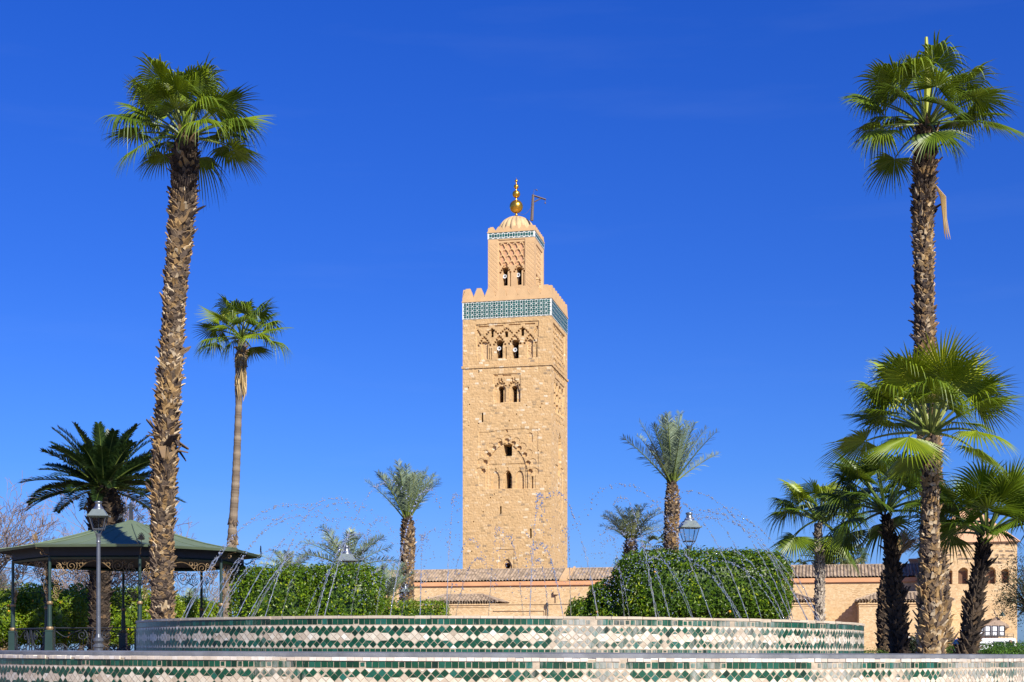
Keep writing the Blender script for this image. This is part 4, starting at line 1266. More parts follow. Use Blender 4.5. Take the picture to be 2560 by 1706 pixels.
def pinnate_frond(mb, mp, base, az, el, L, rng, bend=1.0, leaf=.42, npair=46, tone=.5, vee=.6, start=.16, width=.022, twist=0.0):
    rad = np.array([math.cos(az), math.sin(az), 0.0]); up = np.array([0, 0, 1.0])
    n = 16; e = el; pts = [np.array(base, dtype=float)]; tan = []
    for i in range(n):
        d = rad * math.cos(e) + up * math.sin(e); tan.append(d)
        pts.append(pts[-1] + d * L / n); e -= bend / n * (.4 + 1.2 * i / n)
    tan.append(tan[-1]); pts = np.array(pts); tan = np.array(tan)
    mp.tube(pts, np.linspace(.045, .006, n + 1) * (L / 3.0), 4, rnd=min(1, tone + .2))
    V = []; Q = []; T = []; RV = []; nb = 0
    for k in range(npair):
        t = start + (1 - start) * (k + .5) / npair
        i = min(n - 1, int(t * n)); fr = t * n - i
        p = pts[i] * (1 - fr) + pts[i + 1] * fr
        tg = unit(tan[i])
        side = np.cross(tg, up); side = unit(side) if np.linalg.norm(side) > 1e-3 else np.array([-math.sin(az), math.cos(az), 0])
        nv = np.cross(side, tg)
        side_, nv_ = side * math.cos(twist) + nv * math.sin(twist), nv * math.cos(twist) - side * math.sin(twist)
        ll = leaf * (math.sin(math.pi * (.12 + .80 * (t - start) / (1 - start))) ** .6) * rng.uniform(.85, 1.12)
        fw = .55 + .55 * t
        for sg in (-1, 1):
            d = unit(side_ * sg * (1.0) + tg * fw + nv_ * (rng.choice((vee * 1.5, vee, vee, -vee * .5)) if width < .025 else vee) * rng.uniform(.5, 1.4))
            wv = unit(np.cross(d, nv_)) * width * rng.uniform(.8, 1.2) * (L / 3.0) ** .5
            m_ = p + d * ll * .5; tip = p + d * ll + np.array([0, 0, -.12 * ll * rng.uniform(.3, 1.6)])
            V += [p - wv * .5, p + wv * .5, m_ + wv, m_ - wv, tip]
            Q.append([nb, nb + 1, nb + 2, nb + 3]); T.append([nb + 3, nb + 2, nb + 4])
            r_ = np.clip(tone + rng.uniform(-.14, .14), 0, 1); RV += [r_] * 5; nb += 5
    mb.add(V, Q, T, rnd=RV)

def path_interp(pts, m):
    pts = np.array(pts, dtype=float)
    seg = np.linalg.norm(np.diff(pts, axis=0), axis=1); s = np.concatenate([[0], np.cumsum(seg)])
    t = np.linspace(0, s[-1], m)
    return np.stack([np.interp(t, s, pts[:, k]) for k in range(pts.shape[1])], 1), t

def booted_trunk(path, radii, mats, rng, parent, row=.10, per=9, size=.20, out=.55, core_rnd=.06, tone=.55, seg=18, long_p=.03, slim=.78):
    """path from ground to crown; overlapping cut leaf bases wrap a core"""
    n = 60
    pr = [list(p) + [r] for p, r in zip(path, radii)]
    pp, t = path_interp(pr, n)
    # smooth
    for _ in range(3): pp[1:-1] = (pp[:-2] + 2 * pp[1:-1] + pp[2:]) / 4
    pp[:, 3] *= slim
    wph = rng.uniform(0, 6)
    mb = MB()
    mb.tube(pp[:, :3], pp[:, 3] * .93, seg, rnd=core_rnd)
    H = t[-1]; z = .15; k = 0
    ga = 2 * math.pi / per
    while z < H - .02:
        f = z / H * (n - 1); i = min(n - 2, int(f)); fr = f - i
        c = pp[i] * (1 - fr) + pp[i + 1] * fr
        ax = unit(pp[i + 1][:3] - pp[i][:3])
        for j in range(per):
            a = ga * (j + .5 * (k % 2)) + rng.uniform(-.16, .16)
            o = np.array([math.cos(a), math.sin(a), 0.0]); o = unit(o - ax * np.dot(o, ax)); tg = np.cross(ax, o)
            sk = rng.uniform(-.45, .45) + (.35 if k % 2 else -.35)
            sz = size * (1 + .3 * math.sin(z * .8 + wph * 2)) * rng.uniform(.6, 1.3) * (1.9 if rng.random() < long_p else 1.0)
            u = unit(ax * 1.0 + o * out * rng.uniform(.5, 1.7) + tg * sk)
            wv = unit(np.cross(u, o)); tn = np.cross(wv, u)
            w0 = c[3] * math.pi / per * rng.uniform(.85, 1.25); w1 = w0 * rng.uniform(.35, .7)
            th0, th1 = .035, .014
            p0 = c[:3] + o * c[3] * .90 + ax * rng.uniform(-.5, .5) * row
            mid = p0 + u * sz * .55
            cu = rng.uniform(-.25, .8)
            tip = mid + unit(u + o * cu) * sz * .5 * rng.uniform(.6, 1.2)
            sp = rng.uniform(-.5, .5) * sz * .5
            v12 = []
            wm = (w0 * .62 + w1 * .3); w1 = w1 * rng.uniform(.25, 1.0)
            for (pc, ww_, tt, sk_) in ((p0, w0, th0, 0), (mid, wm, th0 * .6, sp * .4), (tip, w1, th1, sp)):
                v12 += [pc - wv * ww_ - tn * tt + u * sk_, pc + wv * ww_ - tn * tt - u * sk_, pc + wv * ww_ + tn * tt - u * sk_, pc - wv * ww_ + tn * tt + u * sk_]
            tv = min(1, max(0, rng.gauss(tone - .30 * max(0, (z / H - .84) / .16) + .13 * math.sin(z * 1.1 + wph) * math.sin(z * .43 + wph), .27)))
            mb.add(v12, [[0, 1, 5, 4], [1, 2, 6, 5], [2, 3, 7, 6], [3, 0, 4, 7], [4, 5, 9, 8], [5, 6, 10, 9], [6, 7, 11, 10], [7, 4, 8, 11], [8, 9, 10, 11]], rnd=tv)
        z += row * rng.uniform(.9, 1.1); k += 1
    return mb.build('trunk', mats, parent)

def px_path(pts, d):
    """pts: list of (px, py, width px or None) from top to bottom; continues to the ground"""
    path = [P(x, y, d) for x, y, w in pts][::-1]
    rad = [w / F * d / 2 for x, y, w in pts][::-1]
    if path[0][2] > .02:
        b = path[0].copy(); dirx = (path[0] - path[1]) / max(1e-6, path[1][2] - path[0][2]); b = path[0] + dirx * path[0][2] * .6; b[2] = -.02
        path = [b] + path; rad = [rad[0] * 1.12] + rad
    return path, rad

def fan_palm(label, top, d, trunk, nfr, pet, blade, seed, mats='boot', boots=(.10, 9, .20, .55), el_lo=-.3, el_hi=1.45, tone=.42, group=None, wind=.0, spear=False, bend=.45, droop=.42, nseg=36, fronds_as_parts=True, long_p=.05, low=0, el_low=-.35, btone=None, slim=.78):
    rng = random.Random(seed)
    path, rad = px_path(trunk, d)
    root = thing('fan_palm', label, 'palm tree', (path[0][0], path[0][1], 0), 0, group)
    booted_trunk(path, rad, M[mats], rng, root, *boots, long_p=long_p, slim=slim, tone=btone or (.55 if mats != 'boot_dark' else .45))
    base = P(*top, d)
    ga = 2.399963
    pm = MB()
    for k in range(nfr):
        t = (k + .5) / nfr
        el = el_hi + (el_lo - el_hi) * t ** .85 + rng.uniform(-.14, .14)
        if k >= nfr - low: el = el_low + rng.uniform(-.2, .2)
        az = k * ga + rng.uniform(-.25, .25) + seed
        sc = rng.uniform(.86, 1.10) * (.88 if t < .10 else 1.0)
        fb = MB()
        tn = tone + (.26 * (1 - t) if t < .3 else 0) + rng.uniform(-.14, .16)
        fan_frond(fb, pm, base + np.array([math.cos(az), math.sin(az), 0]) * .12 + np.array([0, 0, .15 * (1 - t)]), az, el, pet * sc, blade * sc, rng, nseg, bend * (1.2 - .5 * math.sin(max(0, el))), droop, tn, rng.uniform(1.75, 2.2), wind)
        fb.build('frond', M['fan'], root)
    if spear:
        sp = MB(); sp.tube([base, base + np.array([.02, 0, pet * .8]), base + np.array([-.02, 0, pet + blade * .95])], [.09, .12, .05], 7, rnd=.97)
        for k in range(5):
            a_ = rng.uniform(0, 6.28); z0_ = pet * .6 + rng.uniform(0, blade * .5)
            sp.tube([base + np.array([0, 0, z0_ + .5]), base + np.array([.10 * math.cos(a_), .1 * math.sin(a_), z0_ + .2]), base + np.array([.16 * math.cos(a_), .16 * math.sin(a_), z0_ - .25])], [.02, .015, .005], 4, rnd=1.0)
        sp.build('young_frond', M['fan'], root)
    pm.build('petioles', M['petiole'], root)
    return root, base, rng

K_ = 2560 / 2353.0
tallL = [(466, 350, 46), (463, 372, 58), (462, 413, 60), (457, 511, 62), (448, 609, 60), (438, 718, 60), (433, 805, 58), (426, 925, 57), (418, 1033, 56), (413, 1142, 56), (408, 1251, 58), (405, 1360, 60), (406, 1469, 58), (407, 1553, 60)]
r_, b_, rng_ = fan_palm('tallest fan palm on the left, shaggy trunk rising in front of the gazebo', (466, 348), 41, tallL, 36, 1.36, 1.24, 19, 'boot', (.078, 13, .15, .75), low=4, el_low=.02, el_lo=.20, slim=.86, el_hi=1.45, tone=.44, wind=.12, long_p=.08)
# torn husk collar two thirds down
cm = MB()
for k in range(16):
    a_ = k * .42; c_ = P(415, 1110, 41); rr = .33
    o_ = np.array([math.cos(a_), math.sin(a_), 0]); 
    p0 = c_ + o_ * rr + np.array([0, 0, rng_.uniform(-.25, .25)])
    tip = p0 + o_ * rng_.uniform(.08, .34) + np.array([rng_.uniform(-.2, .2), 0, rng_.uniform(-.35, .25)])
    wv = np.cross(o_, [0, 0, 1]) * .12
    cm.hexa([p0 - wv, p0 + wv, p0 + wv + [0, 0, .04], p0 - wv + [0, 0, .04], tip - wv * .4, tip + wv * .4, tip + wv * .4 + [0, 0, .03], tip - wv * .4 + [0, 0, .03]], rnd=rng_.uniform(.1, .6))
cm.build('husk_collar', M['boot'], r_)

tallR = [(2317, 322, 48), (2314, 350, 52), (2311, 435, 55), (2307, 544, 55), (2308, 609, 54), (2311, 707, 56), (2311, 816, 54), (2314, 900, 54), (2326, 1150, 58), (2340, 1400, 64), (2348, 1640, 74)]
r_, b_, rng_ = fan_palm('tallest fan palm on the right, with a yellow spear leaf on top', (2317, 318), 46, tallR, 30, 1.58, 1.38, 29, 'boot', (.082, 13, .16, .75), low=4, el_low=-.05, el_lo=.20, el_hi=1.35, tone=.40, wind=.14, spear=True, long_p=.08)
hg = MB()   # one dead stalk hanging from the trunk
hb = P(2345, 500, 45.6)
for k in range(9):
    hg.tube([hb + np.array([-.1, 0, .5]), hb + np.array([.08 + .02 * k, 0, .1]), hb + np.array([.16 + .02 * k, .02 * k, -.55 - .05 * (k % 4)]), hb + np.array([.2 + .025 * k, 0, -1.1 - .08 * (k % 3)])], [.012, .02, .016, .006], 4, rnd=.2 + .08 * k)
hg.build('dead_stalk', M['straw'], r_)

nearR = [(2326, 1128, 34), (2326, 1160, 40), (2327, 1229, 46), (2325, 1305, 50), (2324, 1414, 60), (2326, 1520, 68), (2329, 1640, 74)]
fan_palm('stout fan palm with bright spreading crown and golden trunk, nearest of the right cluster', (2326, 1085), 34, nearR, 36, 1.32, 1.26, 43, 'boot', (.075, 12, .125, .45), low=5, el_low=.10, el_lo=.38, el_hi=1.5, tone=.57, btone=.66, long_p=.07, wind=.04, nseg=40, bend=.45, droop=.34)
darkB = [(2216, 1290, 20), (2219, 1320, 24), (2226, 1360, 28), (2233, 1431, 36), (2241, 1516, 44), (2250, 1640, 52)]
fan_palm('fan palm with a near-black leaning trunk, just left of the stout golden-trunked one', (2214, 1280), 40, darkB, 30, 1.2, 1.2, 52, 'boot_dark', (.085, 10, .15, .6), low=4, el_low=-.05, el_lo=.25, el_hi=1.4, tone=.16)  # low leaf tone puts this crown's shade into its colour
lightD = [(2045, 1308, 18), (2047, 1360, 24), (2050, 1402, 26), (2049, 1480, 25), (2048, 1560, 26)]
fan_palm('small fan palm with a slim pale grey trunk, standing beside the upper basin', (2045, 1304), 53.5, lightD, 27, 1.15, 1.15, 63, 'boot_grey', (.08, 10, .12, .32), low=6, el_low=-.4, el_lo=.12, el_hi=1.35, tone=.50, droop=.4)
rightE = [(2462, 1348, 20), (2459, 1368, 24), (2448, 1430, 30), (2440, 1480, 34), (2433, 1530, 40), (2418, 1640, 52)]
fan_palm('fan palm at the right edge with broad blades and dark ragged leaning trunk', (2468, 1338), 37, rightE, 23, 1.05, 1.35, 75, 'boot_dark', (.09, 10, .15, .65), low=0, el_lo=.30, el_hi=1.35, tone=.27, droop=.18, long_p=.08)

# slim ringed fan palm behind the gazebo
def ringed_palm():
    rng = random.Random(5); d = 62
    root = thing('fan_palm', 'slender fan palm with smooth ringed trunk and straw skirt, behind the gazebo', 'palm tree', tuple(P(556, 1600, d)[:2]) + (0,), 0)
    pts = [(604, 850, 18), (604, 866, 20), (602, 900, 24), (600, 935, 24), (598, 980, 17), (596, 1033, 17), (593, 1120, 18), (589, 1210, 20), (583, 1300, 21), (580, 1340, 22), (573, 1440, 24), (566, 1540, 27)]
    path, rad = px_path(pts, d)
    pp, t = path_interp([list(p) + [r] for p, r in zip(path, rad)], 260)
    for _ in range(12): pp[1:-1] = (pp[:-2] + 2 * pp[1:-1] + pp[2:]) / 4
    mb = MB()
    rr = pp[:, 3] * np.array([1 + .035 * math.sin(k * 1.1) + rng.uniform(-.03, .03) for k in range(260)])
    for k in range(0, 259, 1):
        mb.tube(pp[k:k + 2, :3], rr[k:k + 2], 14, rnd=min(1, max(0, .45 + .25 * math.sin(k * .55) + rng.uniform(-.15, .15))), cap=False)
    mb.build('trunk', M['ringbark'], root)
    sk = MB()
    for k in range(140):
        a = rng.uniform(0, 6.28); py = rng.uniform(878, 960); c = P(602, py, d); r0 = .17
        o = np.array([math.cos(a), math.sin(a), 0]); p0 = c + o * r0
        L_ = rng.uniform(.3, .85)
        p1 = p0 + o * .06 + np.array([0, 0, -L_ * .4]); p2 = p0 + o * rng.uniform(-.04, .08) + np.array([rng.uniform(-.05, .05), 0, -L_])
        sk.tube([p0, p1, p2], [.02, .035, .006], 4, rnd=rng.uniform(.2, 1))
    sk.build('dry_skirt', M['straw'], root)
    hk = MB()
    for k in range(70):
        a = rng.uniform(0, 6.28); py = rng.uniform(868, 925); c = P(603, py, d)
        o = np.array([math.cos(a), math.sin(a), 0]); p0 = c + o * .17
        tip = p0 + o * rng.uniform(.04, .16) + np.array([0, 0, rng.uniform(-.1, .25)]); wv = np.cross(o, [0, 0, 1]) * .06
        hk.hexa([p0 - wv, p0 + wv, p0 + wv + [0, 0, .04], p0 - wv + [0, 0, .04], tip - wv * .4, tip + wv * .4, tip + wv * .4 + [0, 0, .03], tip - wv * .4 + [0, 0, .03]], rnd=rng.uniform(.3, .9))
    for py in (1302, 1340, 1350):
        for k in range(18):
            a = k * .35; c = P(582, py + rng.uniform(-6, 6), d); o = np.array([math.cos(a), math.sin(a), 0]); p0 = c + o * .17; tip = p0 + o * rng.uniform(.03, .10) + np.array([0, 0, -.15]); wv = np.cross(o, [0, 0, 1]) * .07
            hk.hexa([p0 - wv, p0 + wv, p0 + wv + [0, 0, .04], p0 - wv + [0, 0, .04], tip - wv * .4, tip + wv * .4, tip + wv * .4 + [0, 0, .03], tip - wv * .4 + [0, 0, .03]], rnd=rng.uniform(.1, .6))
    hk.build('leaf_bases', M['boot'], root)
    base = P(604, 846, d); pm = MB()
    for k in range(26):
        t_ = (k + .5) / 26; el = 1.5 - 1.55 * t_ ** .9 + rng.uniform(-.1, .1); az = k * 2.399963 + .4
        fb = MB(); sc = rng.uniform(.88, 1.08) * (.9 if t_ < .12 else 1)
        fan_frond(fb, pm, base, az, el, 1.3 * sc, 1.15 * sc, rng, 30, .34, .38, .46 + (.45 if k == 1 else 0) + rng.uniform(-.12, .18) + .2 * (t_ < .25), rng.uniform(1.8, 2.2))
        fb.build('frond', M['fan'], root)
    pm.build('petioles', M['petiole'], root)
ringed_palm()

def date_palm(label, top, d, trunk, nfr, L, seed, leafmat, boots, el_lo, el_hi, bend, leaf, npair, tone, mats='boot', extra_dead=0, group=None, ptop=None, vee=.6, width=.022, pw=.9):
    rng = random.Random(seed)
    path, rad = px_path(trunk, d)
    root = thing('date_palm', label, 'palm tree', (path[0][0], path[0][1], 0), 0, group)
    booted_trunk(path, rad, M[mats], rng, root, *boots, slim=.92)
    base = P(*top, d); pm = MB(); 
    for k in range(nfr):
        t = (k + .5) / nfr
        el = el_hi + (el_lo - el_hi) * t ** pw + rng.uniform(-.10, .10); az = k * 2.399963 + seed
        fb = MB()
        pinnate_frond(fb, pm, base + np.array([math.cos(az), math.sin(az), 0]) * .10, az, el, L * rng.uniform(.82, 1.08) * (.8 if t < .1 else 1), rng, bend * rng.uniform(.7, 1.3), leaf, npair, tone + rng.uniform(-.15, .2), vee, width=width, twist=rng.uniform(-.4, .4))
        fb.build('frond', M[leafmat], root)
    for k in range(extra_dead):
        az = rng.uniform(0, 6.28); fb = MB()
        pinnate_frond(fb, pm, base, az, rng.uniform(-.9, -.3), L * .45, rng, .8, leaf * .7, npair // 2, .5, vee)
        fb.build('dead_frond', M['straw'], root)
    pm.build('rachises', M['petiole'], root)
    return root

date_palm('dark green feathery palm with a thick husky head, rising behind the gazebo roof', (258, 1222), 58,
          [(258, 1216, 40), (260, 1240, 72), (262, 1275, 92), (263, 1320, 88), (258, 1370, 62), (250, 1440, 52), (248, 1560, 50), (246, 1640, 52)], 64, 3.0, 3, 'date_dark', (.13, 11, .20, .65), -.12, 1.45, .62, .50, 66, .45, 'boot_dark', vee=.45, width=.03)
date_palm('date palm with an upright blue-green tuft and pineapple trunk, left of the minaret', (1018, 1300), 62,
          [(1018, 1292, 14), (1018, 1306, 24), (1020, 1345, 36), (1019, 1400, 36), (1019, 1450, 32), (1016, 1520, 40)], 30, 2.45, 14, 'date_blue', (.075, 13, .115, .7), .92, 1.54, .45, .50, 44, .56, vee=.6, width=.016, pw=1.2)
date_palm('tall date palm with wide blue-green plume behind the big hedge right of the minaret', (1680, 1208), 62,
          [(1680, 1200, 16), (1680, 1216, 26), (1681, 1250, 38), (1680, 1300, 40), (1678, 1350, 36), (1677, 1400, 38)], 30, 2.95, 25, 'date_blue', (.075, 13, .12, .7), .55, 1.54, .26, .54, 46, .56, vee=.6, width=.016, pw=2.4)
date_palm('short date palm with round blue-green head behind the left end of the big hedge', (1577, 1350), 64,
          [(1577, 1342, 14), (1577, 1356, 26), (1576, 1385, 34), (1575, 1430, 34)], 28, 1.8, 36, 'date_blue', (.09, 11, .13, .6), .50, 1.45, .75, .40, 38, .85, vee=.6, width=.016)
date_palm('low date palm with arching blue-green fronds behind the left hedge, beside a lamp', (870, 1424), 62,
          [(870, 1418, 16), (870, 1432, 28), (870, 1480, 32)], 20, 2.5, 47, 'date_blue', (.10, 10, .14, .6), .25, 1.4, .75, .50, 42, .60, vee=.6, width=.019)
date_palm('tiny date palm tuft peeping over the left hedge near the gazebo', (722, 1432), 70,
          [(722, 1428, 12), (722, 1446, 20), (722, 1500, 24)], 14, 1.6, 58, 'date_blue', (.10, 9, .12, .6), .3, 1.3, .6, .40, 34, .7, vee=.5)
date_palm('young date palm between the left hedge and the pineapple-trunked palm', (965, 1502), 58,
          [(965, 1496, 12), (965, 1512, 18), (965, 1560, 22)], 16, 1.75, 69, 'date_blue', (.10, 9, .12, .6), .45, 1.5, .45, .36, 40, .6, vee=.5)
date_palm('young date palm seen through the gazebo, above the far orange hedge', (470, 1520), 78,
          [(470, 1516, 10), (470, 1530, 16), (470, 1580, 18)], 14, 1.5, 81, 'date_blue', (.10, 8, .12, .6), .1, 1.3, .7, .36, 30, .7, vee=.5)
date_palm('pale feathery palm at the far left edge behind the orange hedge', (12, 1500), 80,
          [(12, 1494, 12), (12, 1508, 18), (12, 1560, 20)], 16, 1.7, 92, 'date_blue', (.10, 8, .12, .6), .3, 1.4, .5, .40, 34, .65, vee=.5)

def far_fan(label, px, py, d, L, seed, n=26, tone=.5, mat='fan_far', trunk_to=1440, w=10):
    rng = random.Random(seed)
    path, rad = px_path([(px, py, w), (px, trunk_to, w)], d)
    root = thing('fan_palm', label, 'palm tree', (path[0][0], path[0][1], 0), 0, 'palms beyond the prayer hall')
    mb = MB(); mb.tube(path, rad, 8, rnd=.4); mb.build('trunk', M['ringbark'], root)
    fb = MB(); pm = MB(); base = P(px, py, d)
    for k in range(n):
        t = (k + .5) / n
        fan_frond(fb, pm, base, k * 2.4 + seed, 1.4 - 2.3 * t, L * .5, L * .5, rng, 12, .5, .5, tone - .2 * (t < .3) + (.5 if t > .85 else 0) + rng.uniform(-.15, .15), 1.9, 0, .05)
    fb.build('crown', M[mat], root)
def far_date(label, px, py, d, L, seed):
    rng = random.Random(seed)
    path, rad = px_path([(px, py, 16), (px, 1440, 14)], d)
    root = thing('date_palm', label, 'palm tree', (path[0][0], path[0][1], 0), 0, 'palms beyond the prayer hall')
    mb = MB(); mb.tube(path, rad, 8, rnd=.4); mb.build('trunk', M['ringbark'], root)
    fb = MB(); pm = MB(); base = P(px, py, d)
    for k in range(46):
        t = (k + .5) / 46
        pinnate_frond(fb, fb, base, k * 2.4, 1.35 - 1.9 * t, L * rng.uniform(.8, 1.1), rng, 1.0, L * .17, 26, .45 + (.5 if t > .8 else 0) + rng.uniform(-.15, .15), .3, width=.09)
    fb.build('crown', M['fan_far'], root)
far_date('hazy feather palm showing over the hall roof beside the slim grey trunk', 2068, 1412, 250, 5.6, 4)
far_fan('hazy fan palm showing over the hall roof, right of the slim grey trunk', 2130, 1392, 245, 3.6, 7)
far_fan('small hazy fan palm tip on the roof line nearest the big clipped hedge', 1990, 1420, 260, 2.8, 9, 16)
far_fan('bright green fan palm crown behind the hedge between two date palms', 1640, 1372, 70, 1.15, 12, 18, .55, 'fan_far', 1500, 14)

# dead palm with a straw plume, between the dark trunk and the stout one
def dead_palm():
    rng = random.Random(3); d = 47
    path, rad = px_path([(2232, 1412, 26), (2222, 1436, 34), (2213, 1480, 40), (2211, 1540, 44), (2214, 1640, 46)], d)
    root = thing('dead_palm', 'dead palm with bleached straw plume and grey trunk beside the near-black leaning trunk', 'palm tree', (path[0][0], path[0][1], 0))
    booted_trunk(path, rad, M['boot_dark'], rng, root, .10, 8, .17, .4, tone=.75)
    pl = MB(); b = P(2236, 1412, d)
    for k in range(240):
        a = rng.uniform(-.9, 1.0); L_ = rng.uniform(.55, 1.15); dy = rng.uniform(-.25, .25)
        dx = math.sin(a) * .45 + .22; 
        pl.tube([b + np.array([rng.uniform(-.1, .1), dy * .3, 0]), b + np.array([dx * L_ * .45, dy, L_ * .55]), b + np.array([dx * L_ * .95 + .10, dy * 1.4, L_ * (.85 + .2 * math.cos(a * 2))]), b + np.array([dx * L_ * 1.35 + .22, dy * 1.6, L_ * rng.uniform(.55, 1.0)])], [.02, .016, .010, .003], 3, rnd=rng.uniform(.1, 1), cap=False)
    pl.build('straw_plume', M['straw'], root)
dead_palm()

# ------------------------------------------------------------------ clipped hedges and citrus trees
def leaf_cloud(mb, c, s, n, size, seed, expo=5.0, rough=.10, flat_bottom=False, depth=.16, lumps=2.2, tone=.42, core=True, aspect=.48):
    """leaves over the shell of a rounded block; c centre, s half sizes"""
    rs_ = np.random.RandomState(seed)
    s = np.array(s); c = np.array(c)
    # sample box faces by area
    A = np.array([s[1] * s[2], s[0] * s[2], s[0] * s[1]])
    ax = rs_.choice(3, n, p=A / A.sum())
    q = rs_.uniform(-1, 1, (n, 3)); sg = np.where(rs_.rand(n) < .5, -1, 1)
    q[np.arange(n), ax] = sg
    rr = (np.abs(q) ** expo).sum(1) ** (-1 / expo)
    ph = rs_.uniform(0, 6.28, (6, 3)); fr = rs_.uniform(.5, 1.0, (6, 3)) * lumps
    def lump(p):
        v = np.zeros(len(p))
        for k in range(6): v += np.sin(p @ fr[k] * (1 + k * .45) + ph[k, 0]) / (1 + k * .5)
        return v / 2.6
    pos0 = q * rr[:, None]
    outn = np.sign(pos0) * np.abs(pos0) ** (expo - 1) / s
    outn /= np.linalg.norm(outn, axis=1)[:, None]
    world_ = pos0 * s
    off = lump(world_ + c) * rough + rs_.uniform(0, 1, n) ** 2.0 * -depth * 2.2 + rs_.rand(n) ** 6 * .16
    p = c + world_ + outn * off[:, None]
    nrm = outn + rs_.normal(0, .55, (n, 3)) + np.array([0, 0, .25]); nrm /= np.linalg.norm(nrm, axis=1)[:, None]
    t = rs_.normal(0, 1, (n, 3)) + np.array([0, 0, -.35]); t -= nrm * (t * nrm).sum(1)[:, None]; t /= np.linalg.norm(t, axis=1)[:, None]
    b = np.cross(nrm, t)
    L = size * rs_.uniform(.6, 1.25, n)[:, None]; W = L * aspect
    fold = (nrm * L * .16)
    v = np.stack([p, p + t * L * .45 + b * W * .5 + fold, p + t * L - nrm * L * .12, p + t * L * .45 - b * W * .5 + fold], 1).reshape(-1, 3)
    i = np.arange(n)[:, None] * 4
    tr = np.concatenate([np.concatenate([i, i + 1, i + 2], 1), np.concatenate([i, i + 2, i + 3], 1)])
    val = np.clip(tone + lump((world_ + c) * 1.7) * .16 + rs_.normal(0, .20, n) + (rs_.rand(n) < .035) * .45, 0, 1)
    mb.add(v, None, tr, rnd=np.repeat(val, 4))
    if core:
        m = 22; k = m
        u = np.linspace(0, 2 * np.pi, m, endpoint=False); w = np.linspace(-np.pi / 2, np.pi / 2, 11)
        uu, ww = np.meshgrid(u, w)
        d = np.stack([np.cos(ww) * np.cos(uu), np.cos(ww) * np.sin(uu), np.sin(ww)], -1).reshape(-1, 3)
        r2 = (np.abs(d) ** expo).sum(1) ** (-1 / expo)
        ss = np.maximum(.05, s - depth * 1.5 - .06)
        cv = c + d * r2[:, None] * ss
        qd = [[a * m + b_, a * m + (b_ + 1) % m, (a + 1) * m + (b_ + 1) % m, (a + 1) * m + b_] for a in range(10) for b_ in range(m)]
        mb.add(cv, qd, rnd=.18)

def hedge(name, label, cat, blobs, d0, mat, n_per_m2, size, seed, trunks=(), fruit=0, group=None, **kw):
    """blobs: list of (px0, px1, py_top, py_bottom, d, half depth, expo)"""
    b0 = blobs[0]
    cen = P((b0[0] + b0[1]) / 2, (b0[2] + b0[3]) / 2, b0[4])
    root = thing(name, label, cat, (cen[0], cen[1], 0), 0, group)
    mb = MB(); fr_pts = []
    rg = random.Random(seed)
    for k, (x0, x1, y0, y1, d, hd, ex) in enumerate(blobs):
        c = P((x0 + x1) / 2, (y0 + y1) / 2, d); s = ((x1 - x0) / 2 / F * d, hd, (y1 - y0) / 2 / F * d)
        area = 8 * (s[0] * s[1] + s[1] * s[2] + s[0] * s[2]) * .9
        leaf_cloud(mb, c, s, int(area * n_per_m2), size, seed * 7 + k, ex, **kw)
        for q in range(fruit):
            fr_pts.append(c + np.array([rg.uniform(-.8, .8) * s[0], -s[1] * rg.uniform(.88, 1.0), rg.uniform(-.75, .75) * s[2]]))
    mb.build('foliage', M[mat], root)
    tb = MB()
    for (px_, d) in trunks:
        p_ = P(px_, 1600, d)
        bz = min(P(0, b[3], b[4])[2] for b in blobs)
        tb.tube([(p_[0], d, -.02), (p_[0] + .05, d, .7), (p_[0], d, max(1.0, bz + .6))], [.13, .10, .08], 8)
    if trunks: tb.build('trunk', M['bark'], root)
    for p_ in fr_pts:
        f = MB(); f.sphere(p_, .045, 10, 7); f.build('orange', M['fruit'], root, smooth=True)
    return root

hedge('clipped_hedge', 'big dark clipped hedge right of the minaret, with lower shoulder at its left end', 'hedge',
      [(1533, 1968, 1382, 1570, 50, 2.0, 4.8), (1470, 1600, 1452, 1600, 50.5, 1.6, 3.0), (1418, 1530, 1500, 1610, 50.8, 1.5, 3.0)], 50, 'citrus', 260, .128, 1,
      trunks=((1620, 50), (1750, 50), (1880, 50)), fruit=3, rough=.06, tone=.38)
hedge('clipped_hedge', 'large clipped citrus hedge left of the minaret, touching the gazebo end, lit yellow green', 'hedge',
      [(590, 800, 1422, 1600, 50, 1.7, 6.5), (775, 955, 1417, 1600, 50.6, 1.7, 5.5)], 50, 'citrus', 260, .128, 2, trunks=((650, 50), (850, 50.6)), rough=.07, tone=.43)
hedge('clipped_hedge', 'low small-leaved clipped hedge in front of the hall, left of the minaret', 'hedge',
      [(930, 1122, 1503, 1640, 56, .9, 7.0)], 56, 'citrus', 330, .10, 3, rough=.08, tone=.60)
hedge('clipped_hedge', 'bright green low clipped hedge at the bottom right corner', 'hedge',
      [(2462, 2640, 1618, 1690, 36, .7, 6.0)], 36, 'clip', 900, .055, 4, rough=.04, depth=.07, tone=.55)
hedge('clipped_hedge', 'darker low clipped hedge right in front of the white van', 'hedge',
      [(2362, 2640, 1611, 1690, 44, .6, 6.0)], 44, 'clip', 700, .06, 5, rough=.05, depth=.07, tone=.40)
hedge('clipped_hedge', 'thin strip of low hedge between the upper basin end and the dark palm trunks', 'hedge',
      [(2150, 2215, 1630, 1690, 47, .5, 6.0)], 47, 'clip', 700, .06, 6, rough=.05, depth=.07, tone=.55)
hedge('shrub', 'dull green rounded shrub under the arch between the black and the golden palm trunks', 'shrub',
      [(2262, 2310, 1585, 1690, 44, .6, 2.4)], 44, 'olive', 500, .08, 7, rough=.12, depth=.2)
